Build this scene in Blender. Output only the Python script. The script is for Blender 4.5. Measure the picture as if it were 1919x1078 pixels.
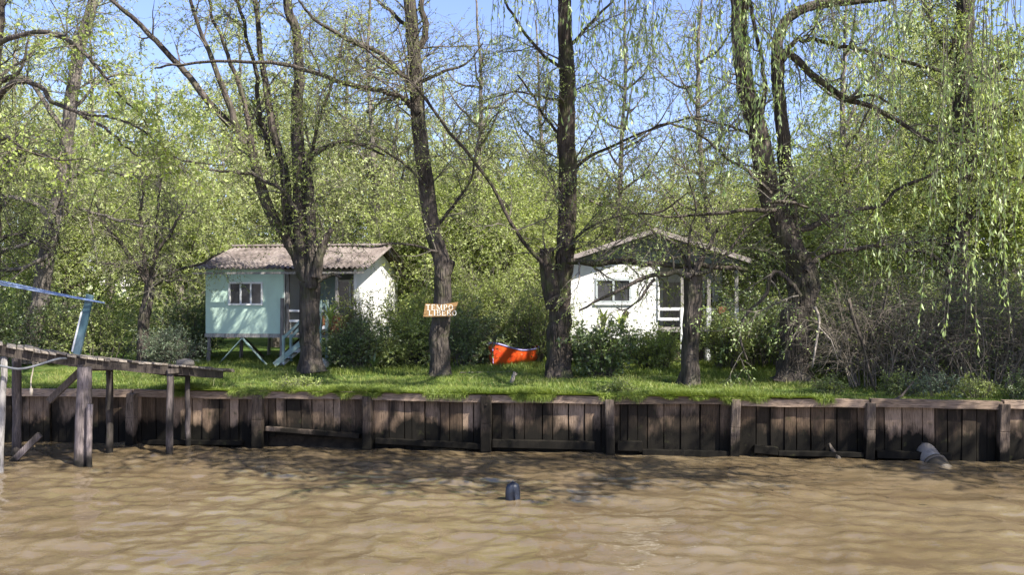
import bpy, math, random
import numpy as np
from mathutils import Vector, Matrix, noise

for o in list(bpy.data.objects): bpy.data.objects.remove(o)
SC = bpy.context.scene
COL = SC.collection
random.seed(4)
PI = math.pi
# ------------------------------------------------------------------ camera, sky, sun
F, CZ = 1660.0, 2.03            # focal length in photo pixels, eye height above the lawn
cam = bpy.data.objects.new('camera', bpy.data.cameras.new('camera')); COL.objects.link(cam)
cam.location = (0, 0, CZ); cam.rotation_euler = (math.radians(90), 0, 0)
cam.data.sensor_width = 36; cam.data.lens = 36*F/1919; cam.data.shift_y = 21/1919
cam.data.clip_end = 9000; SC.camera = cam
SUN_EL, SUN_AZ = math.radians(49), math.radians(133)      # azimuth measured from +Y towards +X
sv = Vector((math.sin(SUN_AZ)*math.cos(SUN_EL), math.cos(SUN_AZ)*math.cos(SUN_EL), math.sin(SUN_EL)))
w = bpy.data.worlds.new('World'); SC.world = w; w.use_nodes = True
nt = w.node_tree; bg = nt.nodes['Background']
sk = nt.nodes.new('ShaderNodeTexSky'); sk.sky_type = 'NISHITA'; sk.sun_disc = False
sk.sun_elevation = SUN_EL; sk.sun_rotation = SUN_AZ; sk.dust_density = .6; sk.air_density = 1.0; sk.ozone_density = 3.0
mt = nt.nodes.new('ShaderNodeMix'); mt.data_type = 'RGBA'; mt.blend_type = 'MULTIPLY'; mt.inputs[0].default_value = 1; mt.inputs[7].default_value = (1.03, .93, 1.08, 1)
nt.links.new(sk.outputs[0], mt.inputs[6]); nt.links.new(mt.outputs[2], bg.inputs[0]); bg.inputs[1].default_value = 0.11
sl = bpy.data.lights.new('sun', 'SUN'); sl.energy = 5.0; sl.angle = math.radians(0.5); sl.color = (1, .955, .88)
so = bpy.data.objects.new('sun', sl); COL.objects.link(so); so.location = (20, -20, 30)
so.rotation_euler = (-sv).to_track_quat('-Z', 'Y').to_euler()
SC.view_settings.view_transform = 'Standard'; SC.view_settings.look = 'None'
SC.view_settings.exposure = 1.32; SC.view_settings.gamma = 1.0; SC.view_settings.use_curve_mapping = False

def P(px, py, D): return Vector(((px-959.5)*D/F, D, CZ-(py-560)*D/F))

# ------------------------------------------------------------------ materials
def newmat(name):
    m = bpy.data.materials.new(name); m.use_nodes = True
    n = m.node_tree.nodes; n.clear()
    return m, n, m.node_tree.links
def ramp(n, l, fac, stops):
    r = n.new('ShaderNodeValToRGB'); e = r.color_ramp.elements
    while len(e) < len(stops): e.new(0.5)
    for k, (p, c) in enumerate(stops): e[k].position = p; e[k].color = (*c, 1)
    l.new(fac, r.inputs[0]); return r.outputs[0]
def noise_tex(n, l, scale, detail=4, vec=None, rough=.6, stretch=None, coord='Object'):
    t = n.new('ShaderNodeTexNoise'); t.inputs['Scale'].default_value = scale
    t.inputs['Detail'].default_value = detail; t.inputs['Roughness'].default_value = rough
    if vec is None:
        tc = n.new('ShaderNodeTexCoord'); vec = tc.outputs[coord]
    if stretch:
        mp = n.new('ShaderNodeMapping'); mp.inputs['Scale'].default_value = stretch
        l.new(vec, mp.inputs[0]); vec = mp.outputs[0]
    l.new(vec, t.inputs['Vector']); return t.outputs[0]
def math_n(n, l, op, a, b=None):
    m = n.new('ShaderNodeMath'); m.operation = op
    for i, v in enumerate((a, b)):
        if v is None: continue
        if isinstance(v, (int, float)): m.inputs[i].default_value = v
        else: l.new(v, m.inputs[i])
    return m.outputs[0]
def mixc(n, l, fac, a, b, mode='MIX'):
    m = n.new('ShaderNodeMix'); m.data_type = 'RGBA'; m.blend_type = mode
    for s, v in ((m.inputs[0], fac), (m.inputs[6], a), (m.inputs[7], b)):
        if isinstance(v, (int, float)): s.default_value = v
        elif isinstance(v, tuple): s.default_value = (*v, 1)
        else: l.new(v, s)
    return m.outputs[2]
def principled(n, l, col, rough=.8, bump=None, bstr=.3, bdist=.02, metallic=0, spec=.3):
    p = n.new('ShaderNodeBsdfPrincipled'); o = n.new('ShaderNodeOutputMaterial')
    if isinstance(col, tuple): p.inputs['Base Color'].default_value = (*col, 1)
    else: l.new(col, p.inputs['Base Color'])
    if isinstance(rough, (int, float)): p.inputs['Roughness'].default_value = rough
    else: l.new(rough, p.inputs['Roughness'])
    p.inputs['Metallic'].default_value = metallic
    p.inputs['Specular IOR Level'].default_value = spec
    if bump is not None:
        b = n.new('ShaderNodeBump'); b.inputs['Strength'].default_value = bstr; b.inputs['Distance'].default_value = bdist
        l.new(bump, b.inputs['Height']); l.new(b.outputs[0], p.inputs['Normal'])
    l.new(p.outputs[0], o.inputs[0]); return p

def leaf_mat(name, cols, trans=.45, clump=1.2, gloss=.03):
    m, n, l = newmat(name)
    g = n.new('ShaderNodeNewGeometry')
    nz = noise_tex(n, l, clump, 3)
    f = math_n(n, l, 'ADD', math_n(n, l, 'MULTIPLY', g.outputs['Random Per Island'], .6), math_n(n, l, 'MULTIPLY', nz, .55))
    k = len(cols)
    c = ramp(n, l, f, [(.12+.8*i/(k-1), cols[i]) for i in range(k)])
    d = n.new('ShaderNodeBsdfDiffuse'); t = n.new('ShaderNodeBsdfTranslucent'); gl = n.new('ShaderNodeBsdfGlossy')
    gl.inputs['Roughness'].default_value = .5
    tc = mixc(n, l, .7, c, (1.0, 1.0, .35), 'MULTIPLY')
    l.new(c, d.inputs[0]); l.new(tc, t.inputs[0])
    s = n.new('ShaderNodeMixShader'); s.inputs[0].default_value = trans
    l.new(d.outputs[0], s.inputs[1]); l.new(t.outputs[0], s.inputs[2])
    s2 = n.new('ShaderNodeMixShader'); s2.inputs[0].default_value = gloss
    l.new(s.outputs[0], s2.inputs[1]); l.new(gl.outputs[0], s2.inputs[2])
    o = n.new('ShaderNodeOutputMaterial'); l.new(s2.outputs[0], o.inputs[0])
    return m

def bark_mat(name, dark, light, moss=0.0):
    m, n, l = newmat(name)
    a = noise_tex(n, l, 9, 6, stretch=(1, 1, .22))
    b = noise_tex(n, l, 1.3, 3)
    v = n.new('ShaderNodeTexVoronoi'); v.inputs['Scale'].default_value = 14; v.feature = 'DISTANCE_TO_EDGE'
    tc = n.new('ShaderNodeTexCoord'); mp = n.new('ShaderNodeMapping'); mp.inputs['Scale'].default_value = (1, 1, .2)
    l.new(tc.outputs['Object'], mp.inputs[0]); l.new(mp.outputs[0], v.inputs['Vector'])
    c = ramp(n, l, a, [(.3, dark), (.52, tuple((x+y)/2 for x, y in zip(dark, light))), (.72, light)])
    c = mixc(n, l, ramp(n, l, b, [(.45, (0, 0, 0)), (.7, (.7, .7, .7))]), c, tuple(x*1.35 for x in light))
    if moss: c = mixc(n, l, ramp(n, l, noise_tex(n, l, 2.2, 4), [(.5, (0, 0, 0)), (.68, (moss, moss, moss))]), c, (.09, .11, .03))
    h = math_n(n, l, 'ADD', math_n(n, l, 'MULTIPLY', v.outputs[0], 1.6), a)
    principled(n, l, c, .9, h, .9, .05, spec=.15); return m

def wood_mat(name, cols, wet=None, rough=.85, stretch=(6, 6, .35), spec=.25, algae=False, grain=5):
    m, n, l = newmat(name)
    oi = n.new('ShaderNodeObjectInfo')
    g = noise_tex(n, l, grain, 6, stretch=stretch)
    f = math_n(n, l, 'ADD', math_n(n, l, 'MULTIPLY', oi.outputs['Random'], .6), math_n(n, l, 'MULTIPLY', g, .75))
    k = len(cols)
    c = ramp(n, l, f, [(.26+.66*i/(k-1), cols[i]) for i in range(k)])
    streak = noise_tex(n, l, 14, 4, stretch=stretch)
    c = mixc(n, l, ramp(n, l, streak, [(.38, (.75, .75, .75)), (.5, (0, 0, 0))]), c, tuple(x*.35 for x in cols[0]))
    r = rough
    if wet is not None:
        ge = n.new('ShaderNodeNewGeometry'); sp = n.new('ShaderNodeSeparateXYZ'); l.new(ge.outputs['Position'], sp.inputs[0])
        nz = noise_tex(n, l, 2.6, 5, vec=ge.outputs['Position'], stretch=(1, 1, .5))
        zz = math_n(n, l, 'ADD', sp.outputs[2], math_n(n, l, 'MULTIPLY', math_n(n, l, 'SUBTRACT', nz, .5), 1.1))
        fac = ramp(n, l, math_n(n, l, 'ADD', zz, 1.5), [(1.5+wet-.1 if 1.5+wet-.1 < .98 else .9, (1, 1, 1)), (min(.999, 1.5+wet+.14), (0, 0, 0))])
        c = mixc(n, l, fac, c, (.009, .008, .006))
        nz2 = noise_tex(n, l, 1.1, 5, vec=ge.outputs['Position'], stretch=(1, 1, .35))
        c = mixc(n, l, ramp(n, l, nz2, [(.47, (0, 0, 0)), (.58, (.9, .9, .9))]), c, (.014, .012, .009))
        nz3 = noise_tex(n, l, 5.5, 4, vec=ge.outputs['Position'])
        c = mixc(n, l, ramp(n, l, nz3, [(.62, (0, 0, 0)), (.72, (.55, .55, .55))]), c, (.04, .04, .018))
    principled(n, l, c, r, g, .6, .012, spec=spec); return m

def paint_mat(name, col, dirt=(.2, .19, .15), amt=.5, rough=.7, scale=2.0, stretch=(1, 1, .5), bstr=.1, spec=.3):
    m, n, l = newmat(name)
    a = noise_tex(n, l, scale, 6, stretch=stretch); b = noise_tex(n, l, scale*7, 5)
    c = mixc(n, l, ramp(n, l, a, [(.46, (0, 0, 0)), (.75, (amt, amt, amt))]), col, dirt)
    c = mixc(n, l, ramp(n, l, b, [(.6, (0, 0, 0)), (.78, (amt*.6,)*3)]), c, tuple(x*.6 for x in col))
    principled(n, l, c, rough, b, bstr, .01, spec=spec); return m

M = {}
M['bark'] = bark_mat('bark', (.02, .017, .014), (.11, .09, .075), .3)
M['bark_pale'] = bark_mat('pale bark', (.1, .08, .065), (.32, .28, .24))
M['bark_mossy'] = bark_mat('mossy bark', (.02, .017, .013), (.095, .075, .062), .7)
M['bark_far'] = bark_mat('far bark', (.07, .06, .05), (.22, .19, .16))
def flat(name, col, rough=.8, spec=.3, **k):
    m, n, l = newmat(name); nz = noise_tex(n, l, 6, 4)
    c = mixc(n, l, ramp(n, l, nz, [(.35, (0, 0, 0)), (.7, (.5, .5, .5))]), col, tuple(x*.6 for x in col))
    principled(n, l, c, rough, spec=spec, **k); return m
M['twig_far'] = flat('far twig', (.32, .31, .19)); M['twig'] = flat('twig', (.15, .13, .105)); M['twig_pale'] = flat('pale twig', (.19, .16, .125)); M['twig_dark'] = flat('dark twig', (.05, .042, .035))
M['leaf_spring'] = leaf_mat('spring leaves', [(.18, .24, .055), (.29, .36, .09), (.40, .47, .14), (.52, .58, .22)], .5)
M['leaf_bright'] = leaf_mat('bright leaves', [(.22, .30, .05), (.33, .42, .09), (.47, .55, .15), (.60, .66, .26)], .5)
M['leaf_willow'] = leaf_mat('willow leaves', [(.18, .27, .07), (.30, .42, .12), (.45, .56, .20), (.62, .70, .36)], .45, gloss=.05)
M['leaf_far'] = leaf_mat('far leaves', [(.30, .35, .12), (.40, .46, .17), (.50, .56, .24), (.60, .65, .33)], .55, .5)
M['leaf_mid'] = leaf_mat('mid leaves', [(.10, .14, .035), (.21, .26, .07), (.33, .385, .12), (.46, .51, .19)], .45, .9)
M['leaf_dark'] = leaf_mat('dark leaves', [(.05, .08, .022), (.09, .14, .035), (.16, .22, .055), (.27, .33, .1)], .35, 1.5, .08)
M['leaf_grey'] = leaf_mat('grey leaves', [(.08, .12, .06), (.16, .21, .12), (.30, .35, .23)], .35, 1.5)
M['grass'] = leaf_mat('grass blades', [(.06, .10, .018), (.13, .19, .03), (.22, .28, .05), (.34, .38, .1)], .35, .45, .03)
M['grass_dry'] = leaf_mat('dry grass blades', [(.12, .12, .03), (.24, .24, .06), (.4, .36, .14)], .3, 1)

# ------------------------------------------------------------------ object helpers
def tag(o, label=None, cat=None, group=None, kind=None):
    if label: o['label'] = label
    if cat: o['category'] = cat
    if group: o['group'] = group
    if kind: o['kind'] = kind
    return o
def empty(name, loc=(0, 0, 0), rz=0, **k):
    o = bpy.data.objects.new(name, None); COL.objects.link(o); o.location = loc; o.rotation_euler = (0, 0, rz)
    o.empty_display_size = .2
    return tag(o, **k)
def link(name, me, parent=None):
    o = bpy.data.objects.new(name, me); COL.objects.link(o)
    if parent: o.parent = parent
    return o

def np_mesh(name, groups, mats, smooth=False):
    """groups: list of (V (n,3), Fc (m,k), material index)"""
    me = bpy.data.meshes.new(name)
    Vs, off, loops, starts, tot, mi, ls = [], 0, [], [], [], [], 0
    for V, Fc, k in groups:
        if len(Fc) == 0: continue
        V = np.asarray(V, dtype=np.float32).reshape(-1, 3); Fc = np.asarray(Fc, dtype=np.int32)
        Vs.append(V); loops.append((Fc+off).ravel()); off += len(V)
        starts.append(ls+np.arange(len(Fc))*Fc.shape[1]); tot.append(np.full(len(Fc), Fc.shape[1])); ls += Fc.size
        mi.append(np.full(len(Fc), k))
    V = np.concatenate(Vs); L = np.concatenate(loops).astype(np.int32); S = np.concatenate(starts).astype(np.int32)
    me.vertices.add(len(V)); me.vertices.foreach_set('co', V.ravel())
    me.loops.add(len(L)); me.loops.foreach_set('vertex_index', L)
    me.polygons.add(len(S)); me.polygons.foreach_set('loop_start', S)
    try: me.polygons.foreach_set('loop_total', np.concatenate(tot).astype(np.int32))
    except Exception: pass
    me.polygons.foreach_set('material_index', np.concatenate(mi).astype(np.int32))
    if smooth: me.polygons.foreach_set('use_smooth', np.ones(len(S), dtype=bool))
    for m in mats: me.materials.append(m)
    me.update(calc_edges=True); me.validate()
    return me

class MB:
    """collects simple solids into one mesh"""
    def __init__(s): s.v = []; s.f = []
    def quad(s, a, b, c, d):
        k = len(s.v); s.v += [tuple(a), tuple(b), tuple(c), tuple(d)]; s.f.append((k, k+1, k+2, k+3)); return s
    def hexa(s, pts):          # 8 points: bottom ring 0-3, top ring 4-7
        k = len(s.v); s.v += [tuple(p) for p in pts]
        for f in ((3, 2, 1, 0), (4, 5, 6, 7), (0, 1, 5, 4), (1, 2, 6, 5), (2, 3, 7, 6), (3, 0, 4, 7)):
            s.f.append(tuple(k+i for i in f))
        return s
    def box(s, x0, x1, y0, y1, z0, z1):
        return s.hexa([(x0, y0, z0), (x1, y0, z0), (x1, y1, z0), (x0, y1, z0), (x0, y0, z1), (x1, y0, z1), (x1, y1, z1), (x0, y1, z1)])
    def beam(s, a, b, wdt, hgt, up=(0, 0, 1)):
        a, b = Vector(a), Vector(b); d = (b-a).normalized(); u = Vector(up)
        sd = d.cross(u)
        if sd.length < 1e-3: sd = d.cross(Vector((0, 1, 0)))
        sd.normalize(); u = sd.cross(d).normalized(); sd *= wdt/2; u *= hgt/2
        return s.hexa([a-sd-u, a+sd-u, b+sd-u, b-sd-u, a-sd+u, a+sd+u, b+sd+u, b-sd+u])
    def tube(s, pts, rad, k=8, cap=True, squash=None):
        pts = [Vector(p) for p in pts]; n = len(pts); base = len(s.v)
        if not hasattr(rad, '__len__'): rad = [rad]*n
        ref = None
        for i, p in enumerate(pts):
            d = (pts[min(i+1, n-1)]-pts[max(i-1, 0)]).normalized()
            if ref is None: ref = d.orthogonal().normalized()
            ref = (ref-d*ref.dot(d)).normalized(); q = d.cross(ref)
            for j in range(k):
                a = 2*PI*j/k; s.v.append(tuple(p+(ref*math.cos(a)+q*math.sin(a))*rad[i]))
        for i in range(n-1):
            for j in range(k):
                j2 = (j+1) % k; s.f.append((base+i*k+j, base+i*k+j2, base+(i+1)*k+j2, base+(i+1)*k+j))
        if cap:
            s.f.append(tuple(base+j for j in reversed(range(k)))); s.f.append(tuple(base+(n-1)*k+j for j in range(k)))
        return s
    def build(s, name, mat, parent=None, smooth=False, bevel=0, label=None):
        me = bpy.data.meshes.new(name); me.from_pydata(s.v, [], s.f); me.materials.append(mat)
        if smooth: me.polygons.foreach_set('use_smooth', [True]*len(me.polygons))
        me.update(); o = link(name, me, parent)
        if bevel:
            b = o.modifiers.new('bevel', 'BEVEL'); b.width = bevel; b.segments = 1; b.limit_method = 'ANGLE'
        if label: o['label'] = label
        return o

# ------------------------------------------------------------------ vegetation engine (numpy)
def unit(a): return a/np.maximum(np.linalg.norm(a, axis=-1, keepdims=True), 1e-9)
def tubes(Pt, R, k=3):
    N, n, _ = Pt.shape
    T = unit(np.gradient(Pt, axis=1))
    ref = np.tile(np.array([.31, .57, .76]), (N, 1)); par = np.abs((T[:, 0]*ref).sum(1)) > .93
    ref[par] = [1, 0, 0]
    U = unit(ref[:, None]-T*(T*ref[:, None]).sum(-1, keepdims=True)); W = np.cross(T, U)
    a = np.arange(k)*2*PI/k
    ring = Pt[:, :, None]+R[:, :, None, None]*(U[:, :, None]*np.cos(a)[:, None]+W[:, :, None]*np.sin(a)[:, None])
    idx = np.arange(N*n*k).reshape(N, n, k)
    A = idx[:, :-1]; B = idx[:, 1:]; A2 = np.roll(A, -1, 2); B2 = np.roll(B, -1, 2)
    return ring.reshape(-1, 3), np.stack([A, A2, B2, B], -1).reshape(-1, 4)
def grow(rng, o, d, L, n, wander, grav):
    N = len(o); pts = np.zeros((N, n, 3)); pts[:, 0] = o; d = unit(d); st = (L/(n-1))[:, None]
    g = np.zeros((N, 3)); g[:, 2] = grav
    for i in range(1, n):
        d = unit(d+rng.normal(0, wander, (N, 3))+g*st); pts[:, i] = pts[:, i-1]+d*st
    return pts
def lengths(Pt): return np.linalg.norm(np.diff(Pt, axis=1), axis=2).sum(1)
def spawn(rng, Pt, R, count, t0, t1, ang, angv=.25):
    N, n, _ = Pt.shape; L = lengths(Pt); idx = rng.choice(N, count, p=L/L.sum())
    t = rng.uniform(t0, t1, count)*(n-1); i = np.minimum(t.astype(int), n-2); f = (t-i)[:, None]
    o = Pt[idx, i]*(1-f)+Pt[idx, i+1]*f; T = unit(Pt[idx, i+1]-Pt[idx, i])
    r = R[idx, i]*(1-f[:, 0])+R[idx, i+1]*f[:, 0]
    q = unit(np.cross(T, rng.normal(0, 1, (count, 3)))); a = rng.normal(ang, angv, count)[:, None]
    return o, T*np.cos(a)+q*np.sin(a), r, t/(n-1)
def taper(r0, r1, n): return r0[:, None]*(1-np.linspace(0, 1, n))+r1*np.linspace(0, 1, n)
def leaves(rng, Pt, per, size, wid, t0=.1, droop=.3, spread=.9, fold=True):
    N = len(Pt); cnt = int(N*per)
    o, d, _, _ = spawn(rng, Pt, np.zeros(Pt.shape[:2]), cnt, t0, 1, spread, .4)
    d[:, 2] -= droop; d = unit(d); s = unit(np.cross(d, rng.normal(0, 1, (cnt, 3))))
    L = (size*rng.uniform(.55, 1.25, cnt))[:, None]; W = L*wid*.5
    up = np.cross(d, s)
    V = np.stack([o, o+d*L*.45+s*W+up*L*.06, o+d*L-up*L*.08, o+d*L*.45-s*W+up*L*.06], 1).reshape(-1, 3)
    return V, np.arange(cnt*4).reshape(cnt, 4)
def catmull(pts, n):
    pts = [Vector(p) for p in pts]; Q = [pts[0]*2-pts[1]]+pts+[pts[-1]*2-pts[-2]]; out = []; m = len(pts)-1
    for i in range(n):
        t = i/(n-1)*m; k = min(int(t), m-1); u = t-k; a, b, c, d = Q[k:k+4]
        out.append(.5*((2*b)+(c-a)*u+(2*a-5*b+4*c-d)*u*u+(3*b-a-3*c+d)*u**3))
    return np.array([tuple(v) for v in out])
def limb_geo(pts, r0, r1, seed, flare=0, jit=.012, power=1.0, sides=None, rough=.10):
    P0 = np.array([tuple(p) for p in pts]); Ltot = np.linalg.norm(np.diff(P0, axis=0), axis=1).sum()
    n = int(min(70, max(10, Ltot/.14 if r0 > .06 else Ltot/.22))); c = catmull(pts, n); jit = jit if r0 > .1 else max(jit, .022)
    rng = np.random.default_rng(seed)
    wob = np.cumsum(rng.normal(0, jit, (n, 3)), 0); wob -= np.linspace(0, 1, n)[:, None]*wob[-1]; c = c+wob
    t = np.linspace(0, 1, n); r = r0+(r1-r0)*t**power
    if flare:
        h = t*Ltot; r = r*(1+flare*np.exp(-h/.28))
    k = sides or (22 if r0 > .12 else (10 if r0 > .05 else 6))
    V, Fc = tubes(c[None], r[None], k)
    if r0 > .04:
        Vr = V.reshape(n, k, 3); ctr = c[:, None]; dv = Vr-ctr; ph = rng.uniform(0, 9, 6); th = np.arange(k)*2*PI/k
        hh = (t*Ltot)[:, None]
        f = 1+rough*(.5*np.sin(2*th+ph[0]+1.1*hh)+.5*np.sin(5*th+ph[1]+.5*np.sin(2*hh))+.35*np.sin(7*th+ph[2]-1.3*hh)+.6*np.sin(3.1*hh+ph[3]+th)*np.sin(6.7*hh+ph[4]))
        f += rng.normal(0, rough*.22, (n, k))
        if flare: f += np.exp(-hh/.3)*flare*.45*np.sin(4*th+ph[5])
        V = (ctr+dv*f[..., None]).reshape(-1, 3)
    return V, Fc, c, r
def resample(c, r, m=30):
    t = np.linspace(0, len(c)-1, m); i = np.minimum(t.astype(int), len(c)-2); f = (t-i)
    return c[i]*(1-f[:, None])+c[i+1]*f[:, None], r[i]*(1-f)+r[i+1]*f

# gaps in the high canopy (nothing in the frame): light reaches these places in the photograph
GAPS = [((-8.3, 27.4, 1.5), 2.2), ((-4.6, 29.5, 2.0), 1.5), ((4.6, 28.5, 1.8), 1.9), ((3.0, 28.5, 1.8), 1.3), ((-.4, 25.5, .3), .8), ((-7, 28, 3.3), 1.2),
        ((-5.5, 20.5, 0), .9), ((-3.2, 20.2, 0), .9), ((-1.2, 20.0, 0), .9), ((.9, 20.2, 0), .8), ((3.3, 20.0, 0), .9), ((5.4, 20.6, 0), .9), ((6.8, 21.5, 0), .8), ((3, 24, 0), .8), ((-4, 23.5, 0), .8),
        ((-2.2, 19, -.5), .5), ((.6, 18.7, -.5), .5), ((3.1, 18.4, -.5), .5), ((-4.6, 19.3, -.4), .45), ((-6.7, 19.5, -.5), .35), ((1.6, 18.6, -.5), .4)]
SVN = np.array(tuple(sv))
def in_gap(p, rng, zmin=7.0):
    g_ = np.zeros(len(p), dtype=bool)
    for c, r in GAPS:
        q = p-np.array(c); al = q@SVN; g_ |= (np.linalg.norm(q-al[:, None]*SVN, axis=1) < r)
    return g_ & (p[:, 2] > CZ+.345*p[:, 1]) & (rng.uniform(0, 1, len(p)) < .96)
def make_tree(name, label, cat, limbs, cfg, seed, bark, twigm, leafm, base=None, group=None, loc=None, ext=None):
    """limbs: list of dict(pts, r0, r1, flare, w) in world space. Returns an Empty > trunk, branches, foliage"""
    rng = np.random.default_rng(seed)
    root = empty(name, (0, 0, 0), label=label, cat=cat, group=group)
    off = np.array(tuple(base if base is not None else limbs[0]['pts'][0])); root.location = tuple(off) if loc is None else loc
    tg, src, sr, ws = [], [], [], []
    for i, lb in enumerate(limbs):
        V, Fc, c, r = limb_geo(lb['pts'], lb['r0'], lb['r1'], seed*31+i, lb.get('flare', 0), lb.get('jit', .012), rough=lb.get('rough', .1))
        tg.append((V-off, Fc, 0))
        t0 = lb.get('t0', 0); m = len(c); c2, r2 = c[int(t0*m):], r[int(t0*m):]
        if len(c2) > 3 and lb.get('w', 1) > 0:
            a, b = resample(c2, r2); src.append(a); sr.append(b); ws.append(lb.get('w', 1))
    me = np_mesh(name+'_trunk', tg, [bark], True); link('trunk', me, root)
    S = np.array(src); SR = np.array(sr)
    bt, lt = [], []
    n1, (l1a, l1b), n2, (l2a, l2b), n3, (l3a, l3b) = cfg['n1'], cfg['L1'], cfg['n2'], cfg['L2'], cfg['n3'], cfg['L3']
    o, d, r, t = spawn(rng, S, SR, n1, cfg.get('s0', 0), 1, cfg.get('a1', 1.0), .3)
    d = d*1.0; d[:, 2] += cfg.get('up1', .15)
    L = rng.uniform(l1a, l1b, n1)*(1-.35*t)
    A = grow(rng, o, d, L, 9, cfg.get('w1', .16), cfg.get('g1', -.05)); AR = taper(np.minimum(np.maximum(r*.45, .01), cfg.get('r1', .03)), cfg.get('rt', .0035), 9)
    if base is None: k_ = ~in_gap(A[:, 5], rng, 8.0); A, AR = A[k_], AR[k_]
    bt.append((*tubes(A, AR, 5 if cfg.get('r1', .03) > .02 else 4), 0))
    c2 = len(A)*n2; o, d, r, t = spawn(rng, A, AR, c2, .12, 1, cfg.get('a2', .8)); d[:, 2] += cfg.get('up2', 0)
    B = grow(rng, o, d, rng.uniform(l2a, l2b, c2), 5, cfg.get('w2', .2), cfg.get('g2', -.25)); BR = taper(np.minimum(r*.6, .012), cfg.get('rt', .0035), 5)
    if base is None: k_ = ~in_gap(B[:, 2], rng); B, BR = B[k_], BR[k_]
    bt.append((*tubes(B, BR, 3), 0))
    c3 = len(B)*n3; o, d, r, t = spawn(rng, B, BR, c3, .1, 1, cfg.get('a3', .7))
    Cc = grow(rng, o, d, rng.uniform(l3a, l3b, c3), 3, cfg.get('w3', .2), cfg.get('g3', -.8)); CR = taper(np.minimum(r*.7, .006), cfg.get('rt2', .0022), 3)
    if base is None: k_ = ~in_gap(Cc[:, 1], rng); Cc, CR = Cc[k_], CR[k_]
    bt.append((*tubes(Cc, CR, 3), 0))
    if ext is not None: ext(rng, bt, lt)
    ls, lw = cfg.get('ls', .08), cfg.get('lw', .35)
    if cfg.get('lp', 6) > 0:
        V, Fc = leaves(rng, Cc, cfg.get('lp', 6), ls, lw, droop=cfg.get('ld', .3)); lt.append((V, Fc, 0))
        V, Fc = leaves(rng, B, cfg.get('lpb', 4), ls, lw, droop=cfg.get('ld', .3)); lt.append((V, Fc, 0))
    if base is None: cfg = dict(cfg, keep=lambda p, g_: ~in_gap(p, g_))
    if 'keep' in cfg:
        nl = []
        for V, Fc, k in lt:
            Q = V.reshape(-1, 4, 3); msk = cfg['keep'](Q[:, 0], rng); Q = Q[msk]
            nl.append((Q.reshape(-1, 3), np.arange(len(Q)*4).reshape(-1, 4), k))
        lt = nl
    bt = [(V-off, Fc, k) for V, Fc, k in bt]
    link('branches', np_mesh(name+'_branches', bt, [twigm], True), root)
    if lt and sum(len(x[1]) for x in lt):
        lt = [(V-off, Fc, k) for V, Fc, k in lt]
        link('crown', np_mesh(name+'_crown', lt, [leafm]), root)
    return root
def copy_tree(o, parent=None):
    c = o.copy(); COL.objects.link(c); c.parent = parent
    for ch in [x for x in bpy.data.objects if x.parent == o]: copy_tree(ch, c)
    return c
def LB(pts, D, w0, w1, **k):
    """limb traced as (px,py[,D]) with widths in photo px"""
    pp = [P(p[0], p[1], p[2] if len(p) > 2 else D) for p in pts]
    return dict(pts=pp, r0=w0/2*D/F, r1=max(w1/2*D/F, .006), **k)
#@@STRUCTURE
# ------------------------------------------------------------------ ground, river
TH = -math.atan(.115)                                   # direction of the bank
WO = Vector((0, 18.8, 0)); cT, sT = math.cos(TH), math.sin(TH)
def wl(u, v, z=0): return Vector((WO.x+u*cT-v*sT, WO.y+u*sT+v*cT, z))      # wall frame -> world
def u_of(px):
    r = (px-959.5)/F; return r*18.8/(cT-r*sT)
def axis(vals_far, a, b, step):
    core = list(np.arange(a, b+1e-6, step)); return np.array([-x for x in reversed(vals_far)]+core+list(vals_far))
def gz(u, v):
    return .05*np.sin(.5*u+.3*v)*np.exp(-((v-4)/9)**2)+.04*np.sin(1.3*u-.7*v+1)*np.clip(v/2, 0, 1)*np.exp(-(v/20)**2)-.03
us = axis([22, 30, 45, 80, 200, 800, 4000], -18, 18, .5); vs = np.array([.07]+list(np.arange(.4, 14, .4))+[16, 20, 26, 40, 80, 200, 800, 4500])
U, Vv = np.meshgrid(us, vs); Z = gz(U, Vv)
X = U*cT-Vv*sT+WO.x; Y = U*sT+Vv*cT+WO.y
nv, nu = U.shape; idx = np.arange(nv*nu).reshape(nv, nu)
fc = np.stack([idx[:-1, :-1], idx[:-1, 1:], idx[1:, 1:], idx[1:, :-1]], -1).reshape(-1, 4)
GV = np.stack([X, Y, Z], -1).reshape(-1, 3)
sk0 = np.stack([X[0], Y[0], np.full(nu, -2.2)], -1); SVV = np.concatenate([GV[:nu], sk0])
sf = np.array([[i, i+nu, i+nu+1, i+1] for i in range(nu-1)])
m, n, l = newmat('lawn soil')
a = noise_tex(n, l, .9, 6); b = noise_tex(n, l, 9, 4)
c = ramp(n, l, a, [(.35, (.03, .055, .012)), (.5, (.06, .10, .02)), (.62, (.09, .12, .03)), (.75, (.11, .09, .045))])
principled(n, l, c, .95, b, .6, .05, spec=.1); M['lawn'] = m
m, n, l = newmat('bank soil'); a = noise_tex(n, l, 5, 5)
principled(n, l, ramp(n, l, a, [(.3, (.012, .01, .008)), (.7, (.04, .032, .022))]), .95, a, .6, .05, spec=.1); M['soil'] = m
g = link('ground', np_mesh('ground', [(GV, fc, 0), (SVV, sf, 1)], [M['lawn'], M['soil']], True)); g['kind'] = 'structure'

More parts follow.
